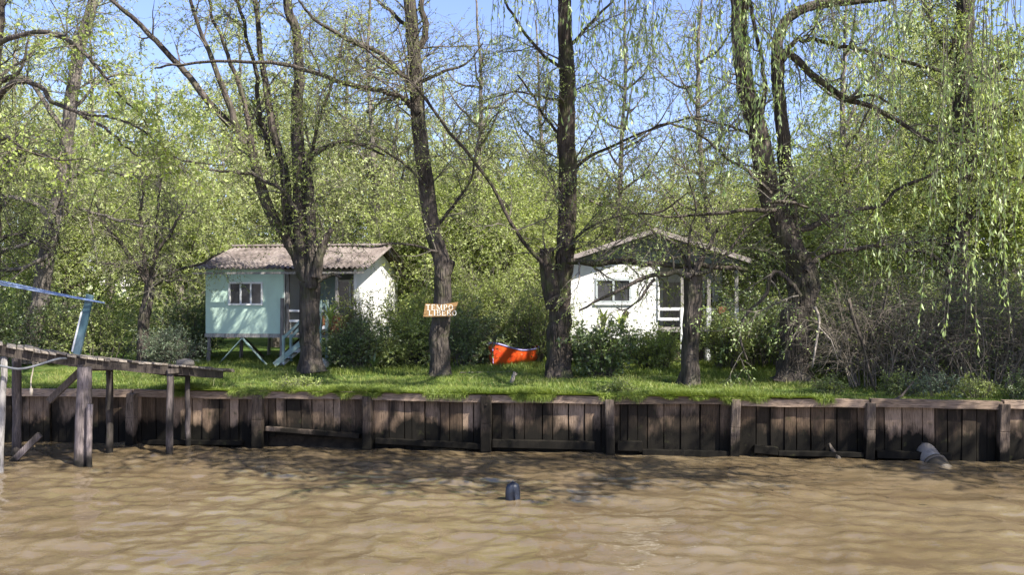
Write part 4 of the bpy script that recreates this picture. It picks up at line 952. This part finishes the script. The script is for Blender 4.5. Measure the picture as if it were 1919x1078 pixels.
# ------------------------------------------------------------------ background trees: three kinds, copied
def proto_limbs(H, spread, nl, seed, r0=.2):
    rr = random.Random(seed); top = Vector((rr.uniform(-.6, .6), rr.uniform(-.6, .6), H))
    tr = [Vector((0, 0, -.15)), Vector((rr.uniform(-.2, .2), 0, H*.3)), top*.65+Vector((rr.uniform(-.3, .3), 0, 0)), top]
    out = [dict(pts=tr, r0=r0, r1=.03, flare=.3, t0=.3)]
    for i in range(nl):
        h = H*(.22+.6*i/nl); a = i*2.4+rr.uniform(-.3, .3); L = spread*(1-.45*i/nl)*rr.uniform(.8, 1.15)
        b = catmull(tr, 20)[int(h/H*19)]; b = Vector(b); e = b+Vector((math.cos(a)*L, math.sin(a)*L, L*rr.uniform(.5, 1.1)))
        mid = b.lerp(e, .5)+Vector((0, 0, -.15*L)); out.append(dict(pts=[b, mid, e], r0=r0*.38, r1=.012, t0=.15))
    return out
pc = dict(n1=88, L1=(1.4, 3.4), n2=8, L2=(.7, 1.7), n3=2, L3=(.4, 1.1), lp=13, lpb=11, ls=.115, lw=.42, r1=.035, rt=.006, rt2=.004, g1=-.05, g2=-.5, g3=-1.5, up1=.15, ld=.6)
prA = make_tree('willow_tree', 'x', 'tree', proto_limbs(12, 3.6, 13, 1), pc, 201, M['bark_far'], M['twig_far'], M['leaf_far'], base=(0, 0, 0))
prB = make_tree('willow_tree', 'x', 'tree', proto_limbs(9, 3.0, 11, 2), dict(pc, n1=110, L1=(1.0, 2.8)), 202, M['bark_far'], M['twig_far'], M['leaf_far'], base=(0, 0, 0))
prC = make_tree('alder_tree', 'x', 'tree', proto_limbs(7, 2.4, 12, 3), dict(pc, n1=120, L1=(.8, 2.2), up1=.3, g2=-.1, g3=-.2, ls=.10, lw=.6, ld=.1), 203, M['bark_far'], M['twig_far'], M['leaf_spring'], base=(0, 0, 0))
prD = make_tree('poplar_tree', 'x', 'tree', proto_limbs(13, 2.6, 16, 9, r0=.14), dict(pc, n1=85, L1=(.9, 2.4), n2=8, L2=(.4, 1.2), n3=2, L3=(.3, .8), lp=2.6, lpb=2.2, up1=.4, g2=-.15, ls=.10), 204, M['bark_far'], M['twig'], M['leaf_spring'], base=(0, 0, 0))
far = [(prD, 890, 33, 1.05, .3, 'thin half bare tree rising between the sign tree and the straight tree'), (prD, 1165, 35, 1.1, 1.4, 'thin half bare tree rising above the white house ridge'), (prD, 1320, 33, 1.15, 3.0, 'thin half bare tree left of the leaning willow trunk'),
 (prD, 700, 36, 1.2, 4.4, 'thin half bare tree just left of the sign tree'), (prD, 1010, 39, 1.1, 5.3, 'slim twiggy tree just left of the straight trunk'), (prD, 1590, 30, 1.1, 2.3, 'slim twiggy tree right of the leaning willow trunk'),  # proto, px, D, scale, rotation, label
 (prA, 40, 38, 1.15, 0, 'pale green willow far behind the left edge tree'), (prA, 200, 44, 1.3, 1.2, 'tall hazy willow rising behind the small fan shaped tree'),
 (prB, 330, 36, 1.15, 2.2, 'light green willow just left of the corrugated roof'), (prA, 430, 46, 1.35, 3.3, 'tall willow behind the left end of the corrugated roof'),
 (prB, 520, 38, 1.25, 4.0, 'round willow rising directly behind the forked tree'), (prA, 640, 42, 1.2, 5.1, 'large pale willow behind the right end of the teal house'),
 (prB, 740, 37, 1.2, .7, 'pale willow right behind the sign tree'), (prA, 840, 45, 1.1, 1.9, 'yellow green willow between the sign tree and the canoe'),
 (prB, 930, 40, 1.15, 2.9, 'low willow crown behind the canoe'), (prB, 1030, 44, 1.15, 4.4, 'wispy willow behind the straight tree'), (prC, 1130, 38, 1.0, 1.1, 'bushy tree behind the white gable on its left'),
 (prB, 1240, 45, 1.05, 5.6, 'pale willow behind the ridge of the white house'), (prC, 1340, 38, 1.05, 2.6, 'bushy tree behind the right of the white house'), (prB, 1440, 40, .98, .2, 'light willow seen behind the leaning willow trunk'),
 (prA, 1570, 42, .95, 3.0, 'yellow green willow right of the leaning trunk'), (prA, 1690, 38, 1.15, 4.9, 'tall willow left of the ivy clad tree'), (prB, 1800, 33, 1.5, 1.5, 'broad willow behind the ivy clad tree'), (prA, 1910, 36, 1.25, 2.2, 'tall willow behind the thicket at the right edge'),
 (prC, 120, 33, 1.0, 3.8, 'low bushy tree behind the gangway'), (prC, 340, 33, .85, 5.0, 'low bushy tree left of the teal wall'), (prC, 790, 33, .9, .9, 'low bushy tree behind the sign'), (prC, 900, 32, .95, 2.0, 'low bushy tree just behind the canoe'), (prC, 1010, 33.5, .9, 3.1, 'low bushy tree left of the white house'),
 (prC, 1450, 31, .9, 4.2, 'low bushy tree right of the white house'), (prC, 1600, 30, 1.0, 5.4, 'low bushy tree behind the dead limbs'), (prC, 1880, 29, 1.05, .4, 'low bushy tree behind the thicket'), (prB, -60, 32, 1.3, .5, 'broad willow leaning in past the left edge'),
 (prA, 560, 60, 1.5, 1.0, 'distant tall willow seen between the forked stems'), (prA, 0, 0, 1.05, 1.0, 'OFF1'), (prB, 0, 0, 1.35, 2.0, 'OFF2')]
used = set()
for (pr, px, D, s_, rz, lb_) in far:
    o = pr if id(pr) not in used else copy_tree(pr); used.add(id(pr))
    o.location = ((px-959.5)*D/F, D, 0)
    if lb_ == 'OFF1': o.location = (15.6, 18.6, 0); lb_ = 'unseen willow added just past the right edge to shade the bank'  # both willows past the right edge are unseen, added to cast shade
    if lb_ == 'OFF2': o.location = (20.5, 18, 0); lb_ = 'second unseen willow added well past the right edge for its shade'
    o.rotation_euler = (0, 0, rz); o.scale = (s_, s_, s_)
    o['label'] = lb_; o['group'] = 'trees behind the houses'
#@@BUSHES
# ------------------------------------------------------------------ bushes and undergrowth
def bush(name, label, cat, c, rx, ry, H, n0, cfg, seed, leafm, twigm=None, group=None, lean=0):
    rng = np.random.default_rng(seed); root = empty(name, c, label=label, cat=cat, group=group)
    a = rng.uniform(0, 2*PI, n0); q = np.sqrt(rng.uniform(0, 1, n0)); o = np.stack([rx*.55*q*np.cos(a), ry*.55*q*np.sin(a), np.full(n0, -.05)], 1)
    d = np.stack([rx*.8*np.cos(a)*q+lean, ry*.8*np.sin(a)*q, np.full(n0, H)], 1); L = H*rng.uniform(.65, 1.1, n0)*np.sqrt(1-.45*q*q)
    A = grow(rng, o, d, L, 6, .12, cfg.get('g0', -.05)); AR = taper(np.full(n0, cfg.get('r0', .014)), .004, 6); bt = [(*tubes(A, AR, 4), 0)]
    n1 = n0*cfg.get('n1', 8); o, d, r, t = spawn(rng, A, AR, n1, .15, 1, .8); B = grow(rng, o, d, rng.uniform(*cfg.get('L1', (.2, .6)), n1), 4, .2, cfg.get('g1', -.2)); BR = taper(np.minimum(r*.6, .007), .0025, 4); bt.append((*tubes(B, BR, 3), 0))
    n2 = n1*cfg.get('n2', 2); o, d, r, t = spawn(rng, B, BR, n2, .1, 1, .8); C = grow(rng, o, d, rng.uniform(*cfg.get('L2', (.1, .3)), n2), 3, .2, cfg.get('g2', -.2)); bt.append((*tubes(C, taper(np.full(n2, .003), .002, 3), 3), 0))
    link('stems', np_mesh(name+'_stems', bt, [twigm or M['twig']], True), root)
    if cfg.get('lp', 5) > 0:
        lt = [(*leaves(rng, C, cfg.get('lp', 5), cfg.get('ls', .07), cfg.get('lw', .5), droop=.1), 0), (*leaves(rng, B, cfg.get('lp', 5), cfg.get('ls', .07), cfg.get('lw', .5), droop=.1), 0)]
        link('foliage', np_mesh(name+'_foliage', lt, [leafm]), root)
    return root
def G(px, D): return Vector(((px-959.5)*D/F, D, 0))
b0 = dict(n1=9, n2=2, lp=5.5, ls=.08)
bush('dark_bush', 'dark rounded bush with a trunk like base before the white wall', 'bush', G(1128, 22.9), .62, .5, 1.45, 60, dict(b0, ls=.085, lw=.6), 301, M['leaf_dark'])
bush('green_bush', 'light green bush between the dark bush and the porch post', 'bush', G(1225, 25.5), .72, .6, 1.25, 60, dict(b0, ls=.075), 302, M['leaf_spring'])
bush('porch_bush', 'bush growing under the right end of the white porch', 'bush', G(1362, 26), .55, .5, 1.5, 50, b0, 303, M['leaf_mid'])
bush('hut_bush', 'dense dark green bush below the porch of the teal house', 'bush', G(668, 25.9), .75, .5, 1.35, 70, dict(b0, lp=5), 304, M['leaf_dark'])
bush('hut_bush', 'lighter bush covering the foot of the white gable wall', 'bush', G(722, 26.3), .5, .4, .75, 50, b0, 305, M['leaf_mid'])
bush('climber_bush', 'tall climbing shrub in front of the teal house porch', 'bush', G(655, 26.7), .6, .3, 2.7, 28, dict(b0, n1=14, L1=(.3, .8), lp=3, ls=.07, g1=-.3), 306, M['leaf_mid'])
hc_ = dict(n1=15, n2=2, L1=(.4, 1.1), L2=(.15, .45), lp=7, ls=.085, lw=.45, r0=.025, g1=-.35)
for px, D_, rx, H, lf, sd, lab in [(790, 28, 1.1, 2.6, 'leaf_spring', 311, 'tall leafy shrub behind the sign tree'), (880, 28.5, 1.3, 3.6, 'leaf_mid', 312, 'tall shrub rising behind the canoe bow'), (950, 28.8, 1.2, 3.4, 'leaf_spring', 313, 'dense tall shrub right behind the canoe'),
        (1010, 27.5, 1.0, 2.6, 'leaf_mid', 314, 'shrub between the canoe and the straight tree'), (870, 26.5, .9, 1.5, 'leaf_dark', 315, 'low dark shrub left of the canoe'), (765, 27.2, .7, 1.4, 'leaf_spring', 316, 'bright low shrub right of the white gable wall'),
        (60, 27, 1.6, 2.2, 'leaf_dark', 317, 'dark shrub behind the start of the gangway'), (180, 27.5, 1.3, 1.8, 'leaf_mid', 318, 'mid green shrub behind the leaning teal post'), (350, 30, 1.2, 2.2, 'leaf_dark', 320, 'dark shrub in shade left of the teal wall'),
        (-60, 26, 1.5, 2.6, 'leaf_dark', 321, 'dark shrub at the left edge above the gangway'), (1440, 27, 1.1, 2.0, 'leaf_dark', 322, 'dark shrub left of the big willow trunk'), (1560, 26, 1.4, 2.8, 'leaf_spring', 323, 'shrub directly behind the big willow trunk'),
        (1400, 29.5, 1.2, 2.6, 'leaf_spring', 324, 'shrub at the right corner of the white house')]:
    bush('tall_shrub', lab, 'shrub', G(px, D_), rx, .9, H, 30, hc_, sd, M[lf], group='shrubs behind the lawn')
bush('pale_shrub', 'grey leaved low shrub beside the small tree trunk', 'shrub', G(312, 26), .7, .5, 1.15, 40, dict(b0, ls=.07, lw=.35), 319, M['leaf_grey'])
# thicket at the right: dead brown twigs and dark leaves
th = dict(n1=15, n2=3, L1=(.4, 1.5), L2=(.2, .6), lp=1.4, ls=.07, lw=.45, r0=.02, g1=-.7, g2=-.6, g0=-.25)
for px, D_, rx, H, sd, tw, lp, lab in [(1640, 20.9, 1.4, 2.9, 331, 'twig_pale', .25, 'tangle of bare brown twigs right of the big willow'), (1740, 21.2, 1.5, 2.6, 332, 'twig', 2.4, 'dark twiggy thicket above the drain pipe'),
        (1850, 20.4, 1.5, 2.9, 333, 'twig_pale', .4, 'dense bare thicket under the ivy clad tree'), (1960, 20.6, 1.4, 2.7, 334, 'twig', 2.0, 'thicket running out past the right edge'), (1700, 23, 1.6, 3.2, 335, 'twig_dark', 3.5, 'shaded thicket behind the bare twigs'), (1860, 23, 1.7, 3.3, 336, 'twig_dark', 3.5, 'shaded thicket in front of the ivy clad trunk'), (1590, 23.6, 1.1, 2.0, 337, 'twig_dark', 3, 'low shaded thicket beside the willow roots')]:
    bush('thicket', lab, 'thicket', G(px, D_), rx, .9, H, 34, dict(th, lp=lp), sd, M['leaf_dark' if lp > 1.5 else 'leaf_mid'], M[tw], group='thicket on the right bank')
for px, D_, rx, H, sd, lf, lab in [(1745, 18.7, .55, .5, 341, 'leaf_grey', 'pale weeds growing behind the cap beam above the pipe'), (1690, 18.9, .4, .45, 342, 'leaf_mid', 'weeds growing just left of the propped dead stick'), (1830, 18.5, .5, .45, 343, 'leaf_mid', 'weeds on the bank edge right of the pipe'),
        (1555, 19.2, .3, .35, 344, 'leaf_mid', 'small weed clump on the edge below the willow'), (1160, 18.9, .35, .3, 345, 'leaf_spring', 'weed clump drooping over the wall near the middle right post'), (560, 19.6, .6, .35, 346, 'leaf_spring', 'leafy weeds on the edge below the forked tree'),
        (1910, 18.3, .5, .5, 347, 'leaf_dark', 'dark weeds at the right end of the bank edge')]:
    bush('weed_clump', lab, 'weeds', G(px, D_), rx, .25, H, 26, dict(n1=6, n2=2, L1=(.08, .25), L2=(.05, .12), lp=4, ls=.05, r0=.006), sd, M[lf], group='weeds along the bank edge')
# strap-leaved plants
def strap_plant(label, c, n_, H, wd, mat, seed, arch=1.0):
    rr = random.Random(seed); mb = MB(); root = empty('flax_plant', c, label=label, cat='plant')
    for i in range(n_):
        a = rr.uniform(0, 2*PI); L = H*rr.uniform(.7, 1.1); out = rr.uniform(.15, .5)*arch; prev = None; mb = MB(); sd = Vector((-math.sin(a), math.cos(a), 0)); k = 7
        for j in range(k):
            t = j/(k-1); p = Vector((math.cos(a)*out*t*t*L*1.4, math.sin(a)*out*t*t*L*1.4, L*(t-.35*out*2*t*t*t))); w_ = wd*(1-t**2.5)*(.5+.5*min(1, t*4))+.003
            cur = [p-sd*w_, p+Vector((math.cos(a), math.sin(a), 0))*w_*-.35, p+sd*w_]
            if prev: mb.quad(prev[0], prev[1], cur[1], cur[0]); mb.quad(prev[1], prev[2], cur[2], cur[1])
            prev = cur
        mb.build('strap_leaf', mat, root)
strap_plant('yellowish strap leaved plant beside the stairs of the teal house', P(619, 612, 26.0), 16, .85, .035, M['leaf_bright'], 5)
strap_plant('broad leaved pale plant against the white wall left of the round plate', P(1130, 625, 27.0), 9, .95, .06, M['leaf_spring'], 6)
strap_plant('tall yellow leaf plant against the white wall below the round plate', P(1166, 625, 27.2), 7, .9, .07, M['leaf_bright'], 7)
strap_plant('dark strap leaved clump at the foot of the hut bush', G(700, 25.0), 22, .55, .03, M['leaf_dark'], 8)
rock('rock', G(598, 25.8)+Vector((0, 0, .12)), .3, .2, .22, M['white_shade'], 9, lab='pale rock beside the stairs of the teal house', cat='rock')

# ------------------------------------------------------------------ grass
rg = np.random.default_rng(77)
def blades(n_, uf, vf, hmin, hmax, wd, zf, lean=.5, hang=False):
    u_, v_ = uf(n_), vf(n_); x = WO.x+u_*cT-v_*sT; y = WO.y+u_*sT+v_*cT; z = zf(u_, v_)
    if not hang and n_ > 100000:
        q_ = np.sin(u_*.9+1.3*np.sin(v_*.8+.5))+np.sin(v_*1.9-u_*.6+2)+.5*np.sin(u_*3.7+v_*4.1); kk = ~((q_ > 1.05) & (rg.uniform(0, 1, n_) < .85)); u_, v_, x, y, z = u_[kk], v_[kk], x[kk], y[kk], z[kk]; n_ = len(u_)
    cl = .55+.45*np.sin(u_*2.3+1.7*np.sin(v_*1.1))*np.sin(v_*2.9+u_*.7)+rg.normal(0, .15, n_); h = (hmin+(hmax-hmin)*np.clip(cl, 0, 1))*rg.uniform(.6, 1.2, n_)
    a = rg.uniform(0, 2*PI, n_); w2 = wd*rg.uniform(.6, 1.3, n_); o = np.stack([x, y, z], 1); s_ = np.stack([np.cos(a), np.sin(a), np.zeros(n_)], 1)*w2[:, None]
    ln = rg.normal(0, lean, (n_, 2))*h[:, None]; tip = o+np.stack([ln[:, 0], ln[:, 1], h], 1)
    if hang:
        dn = rg.uniform(.02, .17, n_)*np.clip(.6+.8*np.sin(u_*3.1+np.sin(u_*7)), .05, 1.3); tip = o+np.stack([rg.normal(0, .05, n_)+sT*.12, -rg.uniform(.06, .16, n_), -dn+.04], 1)
    return np.stack([o-s_, o+s_, tip], 1).reshape(-1, 3), np.arange(n_*3).reshape(-1, 3)
ua, ub = u_of(-40), u_of(1960)
U1 = lambda k: rg.uniform(ua, ub, k); zf = lambda u_, v_: gz(u_, v_)-.01
g1 = blades(140000, lambda k: rg.uniform(ua-1.5, ub+1.5, k), lambda k: .05+6.5*rg.uniform(0, 1, k)**1.3, .03, .11, .007, zf)
g2 = blades(60000, lambda k: rg.uniform(-13, 13, k), lambda k: rg.uniform(5, 11, k), .06, .2, .012, zf)
o = link('grass', np_mesh('grass', [(*g1, 0), (*g2, 0)], [M['grass']])); o['kind'] = 'stuff'; tag(o, 'short sunlit green grass of the lawn between the wall and the houses', 'grass')
def umask(k):
    u_ = rg.uniform(u_of(330), u_of(1560), k*2); dens = np.clip(.5+.5*np.sin(u_*1.7+1)+.3*np.sin(u_*4.3), .3, 1); u_ = u_[rg.uniform(0, 1, k*2) < dens]; return np.resize(u_, k)
g3 = blades(46000, umask, lambda k: rg.uniform(-.16, .05, k), .04, .12, .008, lambda u_, v_: np.full(len(u_), .012), hang=True)
g4 = blades(34000, umask, lambda k: rg.uniform(-.12, .25, k), .04, .16, .008, lambda u_, v_: np.full(len(u_), .005), lean=.9)
o = link('overhanging_grass', np_mesh('overhanging_grass', [(*g3, 0), (*g4, 0)], [M['grass']])); o['kind'] = 'stuff'; tag(o, 'ragged grass fringe hanging over the cap of the plank wall', 'grass')
g5 = blades(9000, lambda k: rg.uniform(-13, 13, k), lambda k: rg.uniform(.3, 9, k), .05, .2, .007, zf, lean=.7)
o = link('dry_grass', np_mesh('dry_grass', [(*g5, 0)], [M['grass_dry']])); o['kind'] = 'stuff'; tag(o, 'scattered dry straw coloured blades among the lawn', 'grass')
# far undergrowth closing the view below the crowns
rq = np.random.default_rng(8); N = 34000
Dd = rq.uniform(47, 60, N); xx = rq.uniform(-1, 1, N)*Dd*.75; hmax = 3.2+1.2*np.sin(xx*.35)+.8*np.sin(xx*.9+1)
zz = hmax*rq.uniform(0, 1, N)**.8; o_ = np.stack([xx, Dd, zz], 1); d_ = unit(rq.normal(0, 1, (N, 3))); s_ = unit(np.cross(d_, rq.normal(0, 1, (N, 3)))); L = rq.uniform(.28, .62, N)[:, None]
V = np.stack([o_, o_+d_*L*.5+s_*L*.3, o_+d_*L, o_+d_*L*.5-s_*L*.3], 1).reshape(-1, 3)
o = link('far_woodland', np_mesh('far_woodland', [(V, np.arange(N*4).reshape(-1, 4), 0)], [M['leaf_far']])); o['kind'] = 'stuff'; tag(o, 'far woodland undergrowth closing the view behind the houses', 'woodland')
